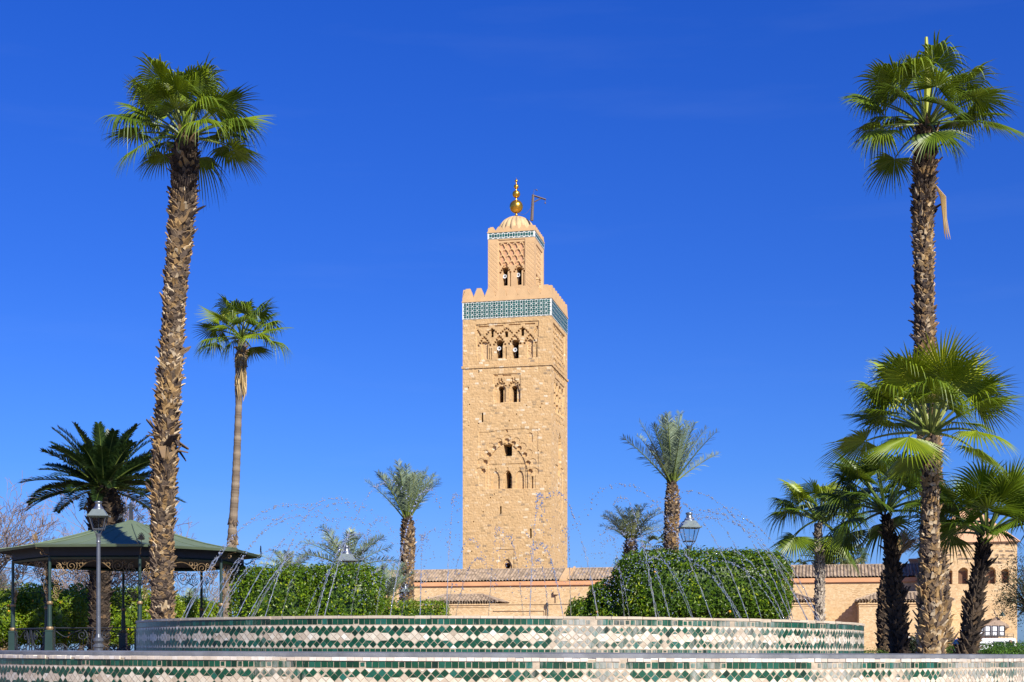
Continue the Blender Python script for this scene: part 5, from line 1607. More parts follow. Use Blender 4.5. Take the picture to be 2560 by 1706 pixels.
row = [(-80, 70, 1476, 63, 'sunlit clipped orange tree at the far left edge behind the gazebo railing'), (45, 165, 1462, 64, 'orange tree with small fruit behind the front left gazebo posts'),
       (125, 200, 1482, 61, 'yellow green orange tree between the first two gazebo posts'), (175, 290, 1468, 65, 'orange tree in gazebo shade just left of the thick palm stem'), (268, 372, 1470, 64, 'orange tree just right of the thick palm stem, under the gazebo roof'),
       (360, 450, 1486, 66, 'clipped orange tree directly behind the tallest left palm trunk'), (428, 520, 1496, 68, 'pale lit orange tree seen under the right half of the gazebo'), (490, 556, 1508, 70, 'lowest orange tree of the row, at the right back gazebo post')]
for k, (x0, x1, y0, d, lb) in enumerate(row):
    hedge('orange_tree', lb, 'orange tree', [(x0, x1, y0, 1612, d, 1.2, 3.6)], d, 'orange_leaf', 165, .16, 20 + k, trunks=(((x0 + x1) / 2, d),), fruit=3 if k < 6 else 0, group='row of clipped orange trees behind the gazebo', rough=.22, tone=.48)

# ------------------------------------------------------------------ bare winter trees, olive
def bare_tree(label, pxb, d, seed, hpx, spread, fork=1.2):
    rng = random.Random(seed)
    b = P(pxb, 1628, d); b[2] = 0
    root = thing('bare_tree', label, 'tree', tuple(b), 0, 'leafless trees behind the gazebo')
    top = (1628 - hpx) / F * d + EYE
    tr = MB(); tw = MB()
    def branch(p, dirv, L, r, lev):
        n = 4; pts = [p]; dv = dirv
        for i in range(n):
            dv = unit(dv + np.array([rng.gauss(0, .16), rng.gauss(0, .16), rng.gauss(.05, .10)])); pts.append(pts[-1] + dv * L / n)
        rads = np.maximum(.010, np.linspace(r, r * .55, n + 1))
        (tr if lev < 2 else tw).tube(pts, rads, 7 if lev < 2 else 3, rnd=min(1, .12 * lev + rng.uniform(.1, .4)), cap=False)
        if lev >= 7: return
        k = rng.choice((3, 3, 4)) if lev < 3 else (3 if lev < 6 else 2)
        for j in range(k):
            a = rng.uniform(.25, .75); ax = unit(np.array([rng.gauss(0, 1), rng.gauss(0, 1), rng.gauss(0, .4)])); ax = unit(ax - dv * np.dot(ax, dv))
            st = pts[-1] if j < 2 else pts[rng.choice((2, 3))]
            branch(st, unit(dv * math.cos(a) + ax * math.sin(a) * 1.15), L * rng.uniform(.62, .86), r * rng.uniform(.52, .68), lev + 1)
    H = top
    branch(b, unit(np.array([rng.uniform(-.15, .15), 0, 1])), H * .31, .19, 0)
    tr.build('trunk', M['bark'], root); tw.build('twigs', M['twig'], root)
bare_tree('grey leafless tree with dense twigs at the far left, behind the gazebo roof', 60, 72, 11, 1195, 1)
bare_tree('grey leafless tree right behind the street lamp and the dark feathery palm', 175, 78, 23, 1200, 1)
bare_tree('small leafless tree mostly hidden by the gazebo roof', 300, 82, 31, 1280, 1)
bare_tree('leafless tree leaning out of the left picture edge', -60, 76, 44, 1280, 1)

def olive():
    rng = random.Random(9); rs_ = np.random.RandomState(9); d = 38
    b = P(2590, 1628, d); b[2] = 0
    root = thing('olive_tree', 'small-leaved olive tree reaching in from the right edge in front of the pavilion', 'tree', tuple(b))
    tr = MB(); lf = MB()
    tr.tube([b, P(2585, 1580, d), P(2575, 1520, d), P(2560, 1460, d)], [.16, .13, .10, .05], 8)
    for k in range(230):
        c = P(rng.uniform(2498, 2680), rng.gauss(1478, 55), d + rng.uniform(-1.1, 1.1))
        if (c[0] - P(2600, 0, d)[0]) ** 2 / 1.0 + (c[2] - P(0, 1480, d)[2]) ** 2 / 1.1 > 1.25: continue
        s_ = P(2580, 1530, d)
        tr.tube([s_, (s_ + c) / 2 + np.array([0, 0, .12]), c], [.025, .012, .004], 4, cap=False)
        for q in range(46):
            p = c + rs_.normal(0, .13, 3); dv = unit(rs_.normal(0, 1, 3)); sv = unit(np.cross(dv, rs_.normal(0, 1, 3))) * .011
            L_ = rng.uniform(.045, .085)
            lf.add([p, p + dv * L_ * .5 + sv, p + dv * L_, p + dv * L_ * .5 - sv], [[0, 1, 2, 3]], rnd=rng.random())
    tr.build('trunk', M['bark'], root); lf.build('crown', M['olive'], root)
olive()

# ------------------------------------------------------------------ gazebo
GD = 48.0
GX = -0.267 * GD
RP = .078 * GD; RE = .0915 * GD
PHI = math.radians(19)
ZE = EYE + 268 / F * GD * .913; ZA = EYE + 329 / F * GD
ZBm = EYE + 231 / F * GD * .926     # top of the posts
ZF = 1.22
gz = thing('gazebo', 'octagonal iron gazebo with a sage green metal roof, dark green posts and gilded scrollwork', 'gazebo', (GX, GD, 0))
def gv(k, r, z):
    a = PHI + k * math.pi / 4
    return np.array([GX + r * math.sin(a), GD - r * math.cos(a), z])
rf = MB()
apex = np.array([GX, GD, ZA])
for k in range(8):
    a0, a1 = gv(k, RE, ZE), gv(k + 1, RE, ZE)
    m = 7
    rows = []
    for i in range(m + 1):
        t = i / m
        # slightly concave, steeper near the top
        z = ZE + (ZA - ZE) * (t ** 1.38)
        p0 = a0 * (1 - t) + apex * t; p1 = a1 * (1 - t) + apex * t; p0[2] = p1[2] = z
        rows += [p0, p1]
    rf.add(rows, [[2 * i, 2 * i + 1, 2 * i + 3, 2 * i + 2] for i in range(m)])
    hip = [rows[2 * i] + np.array([0, 0, .015]) for i in range(m)]
    rf.tube(hip, .028, 6)
    for tt in (.33, .66):
        sp = [rows[2 * i] * (1 - tt) + rows[2 * i + 1] * tt + np.array([0, 0, .006]) for i in range(m)]
        rf.tube(sp, .010, 4)
    e0, e1 = gv(k, RE, ZE - .03), gv(k + 1, RE, ZE - .03)
    i0, i1 = gv(k, RE - .05, ZE - .075), gv(k + 1, RE - .05, ZE - .075)
    rf.add([a0, a1, i1, i0], [[0, 3, 2, 1]])
roof = rf.build('roof', M['roofgreen'], gz)
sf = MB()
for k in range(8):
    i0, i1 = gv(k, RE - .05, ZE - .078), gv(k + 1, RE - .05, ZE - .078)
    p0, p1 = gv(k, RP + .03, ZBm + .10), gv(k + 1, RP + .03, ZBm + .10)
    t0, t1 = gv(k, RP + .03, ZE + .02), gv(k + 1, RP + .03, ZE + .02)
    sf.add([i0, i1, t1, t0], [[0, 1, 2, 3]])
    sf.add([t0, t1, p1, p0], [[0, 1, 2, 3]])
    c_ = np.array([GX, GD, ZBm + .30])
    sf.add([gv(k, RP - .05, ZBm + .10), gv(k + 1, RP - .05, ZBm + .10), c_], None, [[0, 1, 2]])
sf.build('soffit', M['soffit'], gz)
bm_ = MB()
for k in range(8):
    bm_.tube([gv(k, RP, ZBm + .05), gv(k + 1, RP, ZBm + .05)], .062, 4)
bm_.build('ring_beam', M['postgreen'], gz)
pst = []
for k in range(8):
    p_ = MB(); b = gv(k, RP, 0)
    z1 = EYE + 121 / F * GD * .926; z2 = EYE + 53 / F * GD * .926
    p_.lathe((b[0], b[1], 0), [(.048, ZBm + .08), (.048, z1 + .06), (.072, z1 + .03), (.075, z1 - .04), (.066, z1 - .08), (.075, z2 + .08)][::-1], 12)
    p_.box((b[0], b[1], (ZF + z2) / 2), (.25, .25, z2 - ZF), taper=.86)
    p_.box((b[0], b[1], ZF + .09), (.34, .34, .18)); p_.box((b[0], b[1], z2 - .03), (.24, .24, .05))
    po_ = p_.build('post', M['postgreen'], gz)
    cl = MB()
    cl.lathe((b[0], b[1], 0), [(.085, z1 - .045), (.095, z1), (.085, z1 + .045)], 14)
    cl.lathe((b[0], b[1], 0), [(.10, z2 + .0), (.12, z2 + .05), (.10, z2 + .10)], 14)
    cl.build('gilt_collar', M['giltiron'], po_)
def spiral(c, r, a0, turns, n=26, r_in=.12):
    t = np.linspace(0, 1, n); a = a0 + turns * 2 * np.pi * t; rr = r * (1 - (1 - r_in) * t)
    return np.stack([c[0] + rr * np.cos(a), c[1] + rr * np.sin(a)], 1)
def circ(c, r, n=13):
    a = np.linspace(0, 2 * np.pi, n); return np.stack([c[0] + r * np.cos(a), c[1] + r * np.sin(a)], 1)
def curve(pts, n=14):
    pts = np.array(pts, dtype=float); m = len(pts)
    out = []
    for i in range(m - 1):
        p0 = pts[max(0, i - 1)]; p1 = pts[i]; p2 = pts[i + 1]; p3 = pts[min(m - 1, i + 2)]
        for t in np.linspace(0, 1, n // (m - 1) + 2)[:-1]:
            out.append(.5 * ((2 * p1) + (-p0 + p2) * t + (2 * p0 - 5 * p1 + 4 * p2 - p3) * t * t + (-p0 + 3 * p1 - 3 * p2 + p3) * t ** 3))
    out.append(pts[-1]); return np.array(out)
HS = RP * math.sin(math.pi / 8)
br = []          # (u from post, v below the beam)
br.append(curve([(HS * .99, .03), (HS * .84, .06), (HS * .72, .16), (HS * .60, .30)]))
for c in ((.72, .07), (.60, .07), (.655, .165)): br.append(circ((HS * c[0], c[1]), .058))
br.append(spiral((HS * .44, .20), .19, math.pi * .1, -1.9))
br.append(spiral((HS * .30, .09), .085, math.pi, -1.4))
br.append(curve([(HS * .56, .24), (HS * .50, .40), (HS * .40, .46), (HS * .28, .36), (HS * .18, .14), (HS * .10, .06)]))
br.append(spiral((HS * .15, .20), .10, -math.pi * .5, 1.6))
br.append(spiral((HS * .10, .36), .11, 0, 1.7))
for a in (.2, .5, .8, 1.1): br.append(curve([(HS * .16, .52), (HS * .16 + .16 * math.sin(a), .50 - .05), (HS * .16 + .34 * math.sin(a), .52 - .34 * math.cos(a))], 6))
br.append(curve([(HS * .06, .46), (HS * .20, .58), (HS * .27, .78), (HS * .22, .98), (HS * .10, 1.08), (HS * .04, 1.0)]))
br.append(spiral((HS * .12, .90), .13, math.pi * .4, 1.9))
br.append(spiral((HS * .09, .68), .09, -1, 1.5))
for c in ((.05, 1.15), (.12, 1.14), (.09, 1.23)): br.append(circ((HS * c[0], c[1]), .045))
for k in range(8):
    for sg in (1, -1):
        m_ = MB(); b = gv(k, RP, ZBm - .02); e = unit(gv(k + sg, RP, 0) - gv(k, RP, 0))
        inw = unit(np.array([GX, GD, 0]) - np.array([b[0], b[1], 0])) * .0
        for pl in br:
            pts = np.array([b + e * (u + .06) + np.array([0, 0, -v]) for u, v in pl])
            m_.tube(pts, .0105, 4, cap=False)
        front = k in (0, 1, 7, 6)
        m_.build('scroll_bracket', M['giltiron'] if front else M['blackiron'], gz)  # rear brackets take dark iron, their shade put into the colour
# eave brackets and corner palmettes
for k in range(8):
    m_ = MB(); b = gv(k, RE - .04, ZE - .02); o_ = unit(np.array([b[0] - GX, b[1] - GD, 0])); t_ = np.cross(o_, [0, 0, 1])
    m_.tube([b + np.array([0, 0, 0]), b + np.array([0, 0, .17])], .012, 5)
    for j in range(-5, 6):
        a_ = j * .42; L_ = .17 * math.cos(a_ * .5)
        m_.tube([b + np.array([0, 0, .16]), b + np.array([0, 0, .19]) + (t_ * math.sin(a_) * .11 + np.array([0, 0, math.cos(a_) * L_ + .02]))], [.02, .012], 4)
    pl = curve([(0, 0), (.10, .05), (.16, .14), (.08, .20)], 10)
    m_.tube([b + t_ * u + np.array([0, 0, v]) for u, v in pl], .010, 4)
    for pl in (spiral((-.26, -.14), .10, 1.5, 1.4, 18), curve([(-.02, -.03), (-.2, -.05), (-.45, -.20), (-.62, -.15)], 12), spiral((-.62, -.22), .07, 1.5, 1.3, 14)):
        m_.tube([b + o_ * u + np.array([0, 0, v - .06]) for u, v in pl], .012, 4)
    m_.build('eave_ornament', M['giltiron'] if k in (7, 1, 0) else M['blackiron'], gz)  # ornaments off the front are coloured dark, as if shaded
fn = MB()
fn.box((GX, GD, ZA + .20), (.105, .105, .62)); fn.lathe((GX, GD, 0), [(.06, ZA + .5), (.05, ZA + .54), (.01, ZA + .58)], 10)
for k in range(4):
    a_ = PHI + k * math.pi / 2 + .78; o_ = np.array([math.cos(a_), math.sin(a_), 0])
    fn.tube([np.array([GX, GD, ZA + .42]) + o_ * .04, np.array([GX, GD, ZA + .22]) + o_ * .30, np.array([GX, GD, ZA - .02]) + o_ * .62], .011, 4)
    for pl in (spiral((.12, .43), .075, -1.2, 1.4, 18), spiral((.27, .34), .055, 3, 1.3, 14), spiral((.34, .02), .09, .6, 1.5, 18), spiral((.52, .06), .07, .6, 1.4, 16)):
        fn.tube([np.array([GX, GD, ZA]) + o_ * u + np.array([0, 0, v]) for u, v in pl], .011, 4)
fn.build('roof_finial', M['blackiron'], gz)
# railing panels between the posts
for k in range(8):
    if k == 3: continue
    m_ = MB(); a, b = gv(k, RP, 0), gv(k + 1, RP, 0); e = unit(b - a); W = np.linalg.norm(b - a); zt = ZF + 1.02
    def RL(pl, r=.013):
        m_.tube([a + e * u + np.array([0, 0, ZF + v]) for u, v in pl], r, 4, cap=False)
    RL([(.14, 1.0), (W - .14, 1.0)], .018); RL([(.14, .08), (W - .14, .08)], .018)
    RL([(.16, .02), (.16, 1.05)], .015); RL([(W - .16, .02), (W - .16, 1.05)], .015)
    for fl in (0, 1):
        def X(pl): return [((W - u) if fl else u, v) for u, v in pl]
        c = W / 2
        RL(X(spiral((c - .40, .78), .17, 1.2, -1.7))); RL(X(curve([(c - .25, .86), (c - .22, .55), (c - .42, .36), (c - .75, .34), (c - .98, .48)])))
        RL(X(spiral((c - .98, .36), .15, 1.6, 1.7))); RL(X(spiral((c - .50, .30), .17, 0, 1.8))); RL(X(curve([(.2, .9), (.5, .72), (.75, .85), (c - .42, .94)])))
        RL(X(spiral((.32, .40), .13, 0, 1.6))); RL(X(curve([(c - .04, .98), (c - .10, .5), (c - .05, .10)]))); RL(X(spiral((c - .16, .22), .10, 0, 1.5)))
        for q in range(3): RL(X(curve([(.22 + .05 * q, .12), (.35 + .10 * q, .25 + .06 * q), (.55 + .1 * q, .14 + .08 * q)])))
    m_.build('railing_panel', M['blackiron'], gz)
fl_ = MB()
v0 = [gv(k, RP + .35, ZF) for k in range(8)]; v1 = [gv(k, RP + .35, 0) for k in range(8)]
fl_.add(v0 + v1 + [np.array([GX, GD, ZF])], [[k, k + 8, (k + 1) % 8 + 8, (k + 1) % 8] for k in range(8)], [[k, (k + 1) % 8, 16] for k in range(8)])
fl_.build('plinth', M['paving'], gz)

# ------------------------------------------------------------------ street lamps
def street_lamp(label, px, d, k, py_top, cut_glass=False):
    """k scales the lantern; py_top is the row of the cap"""
    loc = P(px, 1628, d); zt = P(px, py_top, d)[2]
    root = thing('street_lamp', label, 'street lamp', (loc[0], loc[1], 0), math.radians(8), 'lantern street lamps')
    s = k
    def B(m_, nm, mt, par, sm=False): return m_.build(nm, M[mt], par, local=True, smooth=sm)
    lt = MB()
    cap = MB()
    cap.lathe((0, 0, 0), [(.05 * s, zt), (.115 * s, zt - .02 * s), (.115 * s, zt - .05 * s), (.085 * s, zt - .09 * s), (.095 * s, zt - .12 * s), (.095 * s, zt - .15 * s), (.15 * s, zt - .22 * s), (.17 * s, zt - .28 * s)], 20)
    zr = zt - .27 * s
    r0, r1 = .17 * s, .315 * s
    def frus(m_, za, ra, zb, rb):
        v = [(-rb, -rb, zb), (rb, -rb, zb), (rb, rb, zb), (-rb, rb, zb), (-ra, -ra, za), (ra, -ra, za), (ra, ra, za), (-ra, ra, za)]
        m_.hexa(v)
    frus(lt, zr, r0, zr - .20 * s, r1 * .93)
    lt.box((0, 0, zr - .215 * s), (2 * r1 * 1.06, 2 * r1 * 1.06, .022 * s))
    for sx in (-1, 1):
        for sy in (-1, 1): lt.sphere((sx * r1, sy * r1, zr - .19 * s), .022 * s, 8, 6)
    hood = B(lt, 'hood', 'lamp_roof', root)
    B(cap, 'vent_cap', 'zinc', hood, True)
    zg0, zg1 = zr - .225 * s, zr - .64 * s; g0, g1 = .26 * s, .155 * s
    fr_ = MB()
    for sx in (-1, 1):
        for sy in (-1, 1): fr_.tube([(sx * g0, sy * g0, zg0), (sx * g1, sy * g1, zg1)], .013 * s, 4)
    for i in range(4):
        c = [(-g1, -g1), (g1, -g1), (g1, g1), (-g1, g1)]; fr_.tube([(*c[i], zg1), (*c[(i + 1) % 4], zg1)], .017 * s, 4)
    for sx in (-1, 1):
        for sy in (-1, 1): fr_.tube([(sx * g1, sy * g1, zg1), (sx * .09 * s, sy * .09 * s, zg1 - .10 * s), (sx * .05 * s, sy * .05 * s, zg1 - .14 * s)], .013 * s, 4)
    fr_.tube([(0, 0, zg1 - .12 * s), (0, 0, zg0)], .006 * s, 4)
    frm = B(fr_, 'lantern_frame', 'iron', root)
    gl = MB(); e = .006 * s
    for (a_, b_) in (((-1, -1), (1, -1)), ((1, -1), (1, 1)), ((1, 1), (-1, 1)), ((-1, 1), (-1, -1))):
        gl.add([(a_[0] * (g0 - e), a_[1] * (g0 - e), zg0), (b_[0] * (g0 - e), b_[1] * (g0 - e), zg0), (b_[0] * (g1 - e), b_[1] * (g1 - e), zg1), (a_[0] * (g1 - e), a_[1] * (g1 - e), zg1)], [[0, 1, 2, 3]])
    B(gl, 'glass', 'glass', frm)
    zc = zg1 - .14 * s
    pl = MB()
    bz = min(1.9, zc * .5)
    pl.lathe((0, 0, 0), [(.10, 0), (.10, .5), (.13, .6), (.13, bz - .32), (.16, bz - .28), (.16, bz - .24), (.10, bz - .18), (.15, bz - .10), (.15, bz - .05), (.09, bz), (.066, bz + .10), (.055, zc - .30 * s), (.075 * s, zc - .27 * s), (.06 * s, zc - .22 * s), (.065 * s, zc - .12 * s), (.10 * s, zc), (.05 * s, zc + .01)], 16)
    B(pl, 'pole', 'iron', root, False)
    return root
street_lamp('grey street lamp with a square lantern standing in front of the gazebo', 246.3, 42, .92, 1253)
street_lamp('street lamp rising out of the big right hedge beside the tall date palm trunk', 1723, 49.0, 1.10, 1281)
street_lamp('street lamp half sunk behind the left hedge, among arching date palm fronds', 866, 56, 1.25, 1364)
street_lamp('small street lamp in front of the pineapple palm trunk left of the minaret', 1013, 57.8, .62, 1461)

# ------------------------------------------------------------------ fountain jets
def ico():
    t = (1 + 5 ** .5) / 2
    v = np.array([(-1, t, 0), (1, t, 0), (-1, -t, 0), (1, -t, 0), (0, -1, t), (0, 1, t), (0, -1, -t), (0, 1, -t), (t, 0, -1), (t, 0, 1), (-t, 0, -1), (-t, 0, 1)], dtype=float)
    f = [(0, 11, 5), (0, 5, 1), (0, 1, 7), (0, 7, 10), (0, 10, 11), (1, 5, 9), (5, 11, 4), (11, 10, 2), (10, 7, 6), (7, 1, 8), (3, 9, 4), (3, 4, 2), (3, 2, 6), (3, 6, 8), (3, 8, 9), (4, 9, 5), (2, 4, 11), (6, 2, 10), (8, 6, 7), (9, 8, 1)]
    return v / np.linalg.norm(v[0]), np.array(f)
ICV, ICF = ico()
def jet(label, group, phi, rn, rpk, hpk, seed):
    rng = random.Random(seed); rs_ = np.random.RandomState(seed)
    dirv = np.array([math.sin(phi), -math.cos(phi)])
    z0 = EYE + .46; b = np.array([UC[0], UC[1]]) + dirv * rn
    skew = rng.uniform(-.25, .25); tg = np.array([dirv[1], -dirv[0]])
    inward = unit(-dirv + tg * skew)
    reach = rn - rpk
    def pos(t):   # t 0 nozzle, 1 peak, up to ~1.9 falling
        return np.array([b[0] + inward[0] * reach * t, b[1] + inward[1] * reach * t, z0 + hpk * (2 * t - t * t)])
    mb = MB()
    brk = rng.uniform(.30, .48)
    n = 40
    ph = rng.uniform(0, 6)
    for strand in range(2):
        o1 = rs_.normal(0, .004, 3)
        pts = []; rad = []
        for i in range(n):
            t = brk * i / (n - 1)
            w = .018 * t / brk
            pts.append(pos(t) + o1 * (1 + 3 * t) + np.array([w * math.sin(i * 1.1 + ph + strand * 2), w * math.cos(i * .9 + ph + strand), 0]))
            rad.append((.0072 - .002 * strand) * (1 + .35 * math.sin(i * 2.1 + ph) + .25 * math.sin(i * .7)) * (1 - .35 * t / brk))
        mb.tube(pts, rad, 6, cap=True)
    nd = int(95 * rng.uniform(.9, 1.15))
    tend = 1.0 + rng.uniform(.62, .93)
    V = []; T = []; nb = 0
    for k in range(nd):
        t = brk * .8 + (tend - brk * .8) * ((k + rng.random()) / nd) ** .95
        sp = .006 + .085 * max(0, t - brk) ** 1.6
        p = pos(t) + rs_.normal(0, 1, 3) * sp * np.array([.8, .8, .55])
        r = rng.choice((.007, .009, .011, .013, .016, .019)) * rng.uniform(.8, 1.15)
        if t > 1.25: r *= .85
        vel = unit(np.array([inward[0] * reach, inward[1] * reach, hpk * (2 - 2 * t)]))
        st = 1.5 if t < .9 else 1.2
        sc = ICV * r * rs_.uniform(.75, 1.2, 3)
        sc = sc + np.outer(sc @ vel, vel) * (st - 1)
        V.append(sc + p); T.append(ICF + nb); nb += 12
    mb2 = MB(); mb2.add(np.concatenate(V), None, np.concatenate(T))
    root = thing('water_jet', label, 'water jet', (b[0], b[1], z0 - .04), 0, group)
    spray = mb2.build('droplets', M['spray'], root, smooth=True); spray['kind'] = 'stuff'
    mb.build('stream', M['spray'], root, smooth=True)
def jets():
    rng = random.Random(77)
    N1, N2 = 36, 18
    items = []
    for k in range(N1):
        phi = 2 * math.pi * (k + .35) / N1 + rng.uniform(-.03, .03)
        items.append((phi, 7.35, rng.uniform(4.6, 5.5), rng.uniform(2.55, 2.95), 'tall'))
    for k in range(N2):
        phi = 2 * math.pi * (k + .5) / N2 + rng.uniform(-.05, .05)
        items.append((phi, 6.7, rng.uniform(4.5, 5.2), rng.uniform(1.55, 2.05), 'short'))
    # label each by ring, side and order seen from the viewer
    recs = []
    for i, (phi, rn, rpk, h, kind) in enumerate(items):
        x = UC[0] + rn * math.sin(phi); y = UC[1] - rn * math.cos(phi)
        px = 1280 + F * x / y
        recs.append([i, px, 'near' if math.cos(phi) > 0 else 'far', kind])
    ords = ['leftmost', 'second from left', 'third from left', 'fourth from left', 'fifth from left', 'sixth from left', 'seventh from left', 'eighth from left', 'ninth from left', 'tenth from left', 'eleventh from left', 'twelfth from left', 'thirteenth from left', 'fourteenth from left', 'fifteenth from left', 'sixteenth from left', 'seventeenth from left', 'eighteenth from left', 'nineteenth from left', 'twentieth from left']
    lab = {}
    for side in ('near', 'far'):
        for kind in ('tall', 'short'):
            g_ = sorted([r for r in recs if r[2] == side and r[3] == kind], key=lambda r: r[1])
            for q, r in enumerate(g_):
                lab[r[0]] = '%s water jet, %s along the %s rim of the upper basin' % (kind, ords[q] if q < len(g_) - 1 else 'rightmost', side)
    for i, (phi, rn, rpk, h, kind) in enumerate(items):
        jet(lab[i], 'water jets of the fountain', phi, rn, rpk, h, 100 + i)
jets()
nz = MB()
spout = thing('fountain_nozzle', 'small dark nozzle standing on the right end of the upper basin rim', 'nozzle', tuple(P(1969, 1548, 30.6)))
nz.lathe((0, 0, 0), [(.035, -.10), (.035, .0), (.022, .02), (.022, .06), (.03, .065)], 10)
nz.build('spout', M['blackiron'], spout, local=True)

# ------------------------------------------------------------------ white van with a loaded rack
vl = P(2447, 1600, 103); VS = 1.17
van = thing('parked_van', 'white van with dark-framed crates on its roof rack, half hidden by a palm trunk', 'van', (vl[0], vl[1], .30), math.radians(4))
van.scale = (VS, VS, VS)
vb = MB()
prof = [(-1.95, .35), (-1.98, .95), (-1.75, 1.10), (-1.25, 1.72), (-1.05, 1.80), (1.95, 1.82), (2.02, 1.70), (2.05, .40)]
n_ = len(prof); wv = .85
vv = [(x, -wv * (1 if z < 1.2 else .93), z) for x, z in prof] + [(x, wv * (1 if z < 1.2 else .93), z) for x, z in prof]
vb.add(vv, [[i, i + n_, (i + 1) % n_ + n_, (i + 1) % n_] for i in range(n_)], [[0, k, k + 1] for k in range(1, n_ - 1)] + [[n_, n_ + k + 1, n_ + k] for k in range(1, n_ - 1)])
vb.build('body', M['carwhite'], van, local=True)
for (x0, x1, z0, z1) in ((-1.28, -.45, 1.12, 1.62), (.55, 1.25, 1.15, 1.62), (1.32, 1.9, 1.15, 1.62)):
    w = MB(); sl = .42 if x0 < -1 else .03
    w.add([(x0 - .0, -wv * .975 - .006, z0), (x1, -wv * .975 - .006, z0), (x1, -wv * .94 - .004, z1), (x0 + sl, -wv * .94 - .004, z1)], [[0, 1, 2, 3]])
    w.build('side_window', M['carglass'], van, local=True)
w = MB(); w.add([(-1.72, -.72, 1.13), (-1.72, .72, 1.13), (-1.27, .66, 1.70), (-1.27, -.66, 1.70)], [[0, 3, 2, 1]]); w.v[-1] += np.array([-.012, 0, .012]); w.build('windscreen', M['carglass'], van, local=True)
for x in (-1.25, 1.25):
    for y in (-.80, .80):
        t_ = MB(); Mr = Matrix.Rotation(math.radians(90), 4, 'X')
        t_.lathe((x, y, .32), [(.20, -.10), (.31, -.10), (.32, 0), (.31, .10), (.20, .10)], 22, M=Mr); tw_ = t_.build('wheel', M['tyre'], van, local=True)
        t_ = MB(); t_.lathe((x, y, .32), [(.01, -.09), (.2, -.085), (.2, .085), (.01, .09)], 16, M=Mr); t_.build('rim', M['zinc'], tw_, local=True)
w = MB()
for y in (-.7, .7):
    w.tube([(-.9, y, 1.93), (1.9, y, 1.93)], .022, 6); w.tube([(-.9, y, 2.07), (1.9, y, 2.07)], .018, 6)
    for x in np.linspace(-.9, 1.9, 8): w.tube([(x, y, 1.80), (x, y, 2.07)], .016, 5)
for x in np.linspace(-.9, 1.9, 6): w.tube([(x, -.7, 1.93), (x, .7, 1.93)], .018, 5)
w.build('roof_rack', M['black'], van, local=True)
rq = random.Random(2)
x = -1.15; nms = ['leftmost', 'second from left', 'third from left', 'fourth from left', 'fifth from left', 'rightmost']
for k in range(6):
    cw = .44
    loc = Vector((x + cw / 2, -.25, 1.96)); gl_ = Matrix.Translation(Vector((vl[0], vl[1], .30))) @ Matrix.Rotation(math.radians(4), 4, 'Z') @ (loc * VS)
    c = thing('window_crate', '%s of the dark-framed white crates on the van roof rack' % nms[k], 'crate', tuple(gl_), math.radians(4), 'crates on the van roof rack')
    h = .74; w = MB()
    w.box((0, .1, h / 2), (cw - .08, .5, h - .08)); w.build('panel', M['carwhite'], c, local=True)
    w = MB()
    for zz in (.02, h * .42, h - .02): w.box((0, -.17, zz), (cw - .02, .05, .05))
    for xx in (-cw / 2 + .03, cw / 2 - .03): w.box((xx, -.172, h / 2), (.05, .055, h))
    w.build('frame', M['black'], c, local=True)
    x += cw / VS + .07

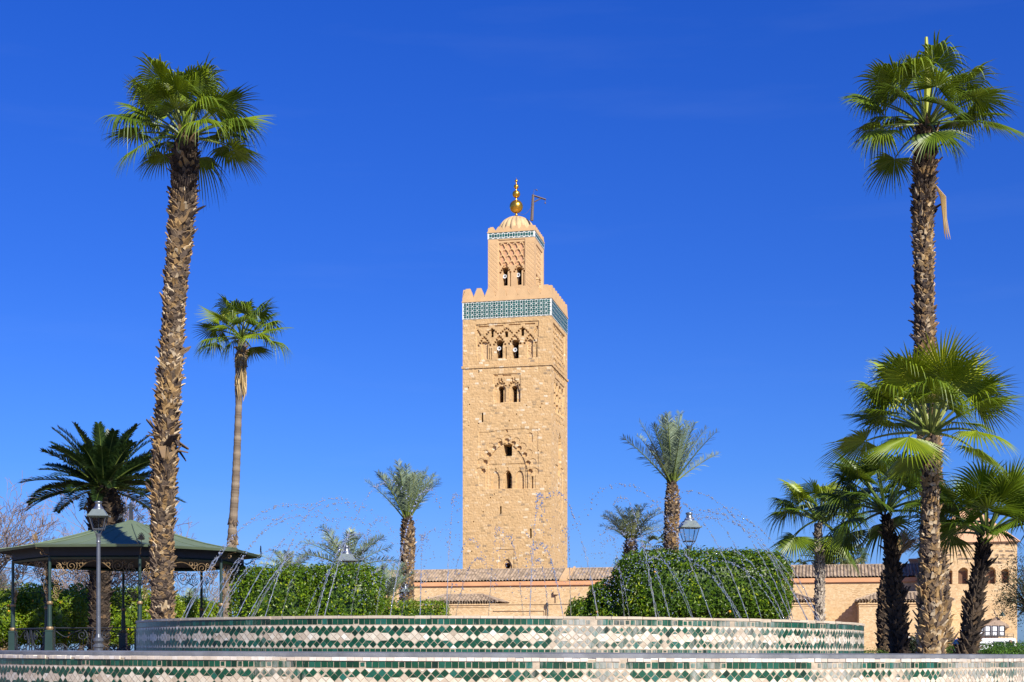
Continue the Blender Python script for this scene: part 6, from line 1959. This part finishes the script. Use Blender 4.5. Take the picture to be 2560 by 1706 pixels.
# ------------------------------------------------------------------ the person by the van
def person():
    d = 76.0; gzz = .30
    loc = P(2526, 1600, d)
    H = P(0, 1600, d)[2] - gzz
    root = thing('person', 'grey-haired person in dark navy jacket at the right end of the white van', 'person', (loc[0], d, gzz))
    s = H / 1.75
    J = {'pel': (0, 0, .95), 'wai': (0, 0, 1.10), 'che': (0, .0, 1.32), 'nek': (0, .0, 1.47), 'hd': (0, -.02, 1.55),
         'shL': (-.18, 0, 1.41), 'elL': (-.25, .03, 1.13), 'wrL': (-.24, -.08, .90), 'haL': (-.24, -.12, .80),
         'shR': (.18, 0, 1.41), 'elR': (.25, .03, 1.13), 'wrR': (.24, -.08, .90), 'haR': (.24, -.12, .80),
         'hiL': (-.09, 0, .90), 'knL': (-.10, -.02, .49), 'anL': (-.10, .02, .09), 'toL': (-.11, -.14, .03),
         'hiR': (.09, 0, .90), 'knR': (.10, -.02, .49), 'anR': (.10, .02, .09), 'toR': (.11, -.14, .03)}
    ra = dict(pel=.13, wai=.125, che=.15, nek=.055, hd=.05, shL=.065, shR=.065, elL=.045, elR=.045, wrL=.03, wrR=.03, haL=.035, haR=.035, hiL=.085, hiR=.085, knL=.058, knR=.058, anL=.042, anR=.042, toL=.035, toR=.035)
    E = [('pel', 'wai'), ('wai', 'che'), ('che', 'nek'), ('nek', 'hd'), ('che', 'shL'), ('shL', 'elL'), ('elL', 'wrL'), ('wrL', 'haL'), ('che', 'shR'), ('shR', 'elR'), ('elR', 'wrR'), ('wrR', 'haR'), ('pel', 'hiL'), ('hiL', 'knL'), ('knL', 'anL'), ('anL', 'toL'), ('pel', 'hiR'), ('hiR', 'knR'), ('knR', 'anR'), ('anR', 'toR')]
    ks = list(J); me = bpy.data.meshes.new('body')
    me.from_pydata([tuple(c * s for c in J[k]) for k in ks], [(ks.index(a), ks.index(b)) for a, b in E], [])
    o = bpy.data.objects.new('body', me); o.parent = root; SC.collection.objects.link(o)
    sk = o.modifiers.new('skin', 'SKIN')
    for i, k in enumerate(ks):
        me.skin_vertices[0].data[i].radius = (ra[k] * s, ra[k] * s * (.75 if k in ('pel', 'wai', 'che') else 1))
        me.skin_vertices[0].data[i].use_root = (k == 'pel')
    ss = o.modifiers.new('sub', 'SUBSURF'); ss.levels = 1; ss.render_levels = 1
    me.materials.append(M['jacket'])
    hd = MB()
    pr = [(.01, 1.50), (.05, 1.515), (.065, 1.55), (.075, 1.60), (.078, 1.65), (.07, 1.70), (.045, 1.735), (.005, 1.75)]
    hd.lathe((0, -.03 * s, 0), [(r * s, z * s) for r, z in pr], 16)
    hd.tube([(0, -.105 * s, 1.64 * s), (0, -.125 * s, 1.605 * s), (0, -.10 * s, 1.60 * s)], [.010 * s, .014 * s, .012 * s], 6)
    for sx in (-1, 1): hd.tube([(sx * .078 * s, -.02 * s, 1.60 * s), (sx * .088 * s, -.015 * s, 1.625 * s), (sx * .08 * s, -.01 * s, 1.65 * s)], .012 * s, 6)
    h_ = hd.build('head', M['skin'], root, local=True, smooth=True)
    hr = MB(); hr.lathe((0, -.018 * s, 0), [(.083 * s, 1.645 * s), (.085 * s, 1.68 * s), (.072 * s, 1.72 * s), (.045 * s, 1.75 * s), (.004, 1.765 * s)], 16)
    hr.build('hair', M['hair'], h_, local=True, smooth=True)
    for sx in (-1, 1):
        e = MB(); e.sphere((sx * .028 * s, -.098 * s, 1.64 * s), .009 * s, 8, 6); e.build('eye', M['black'], h_, local=True)
person()

# every mesh got its place; nothing is left at the world origin by accident
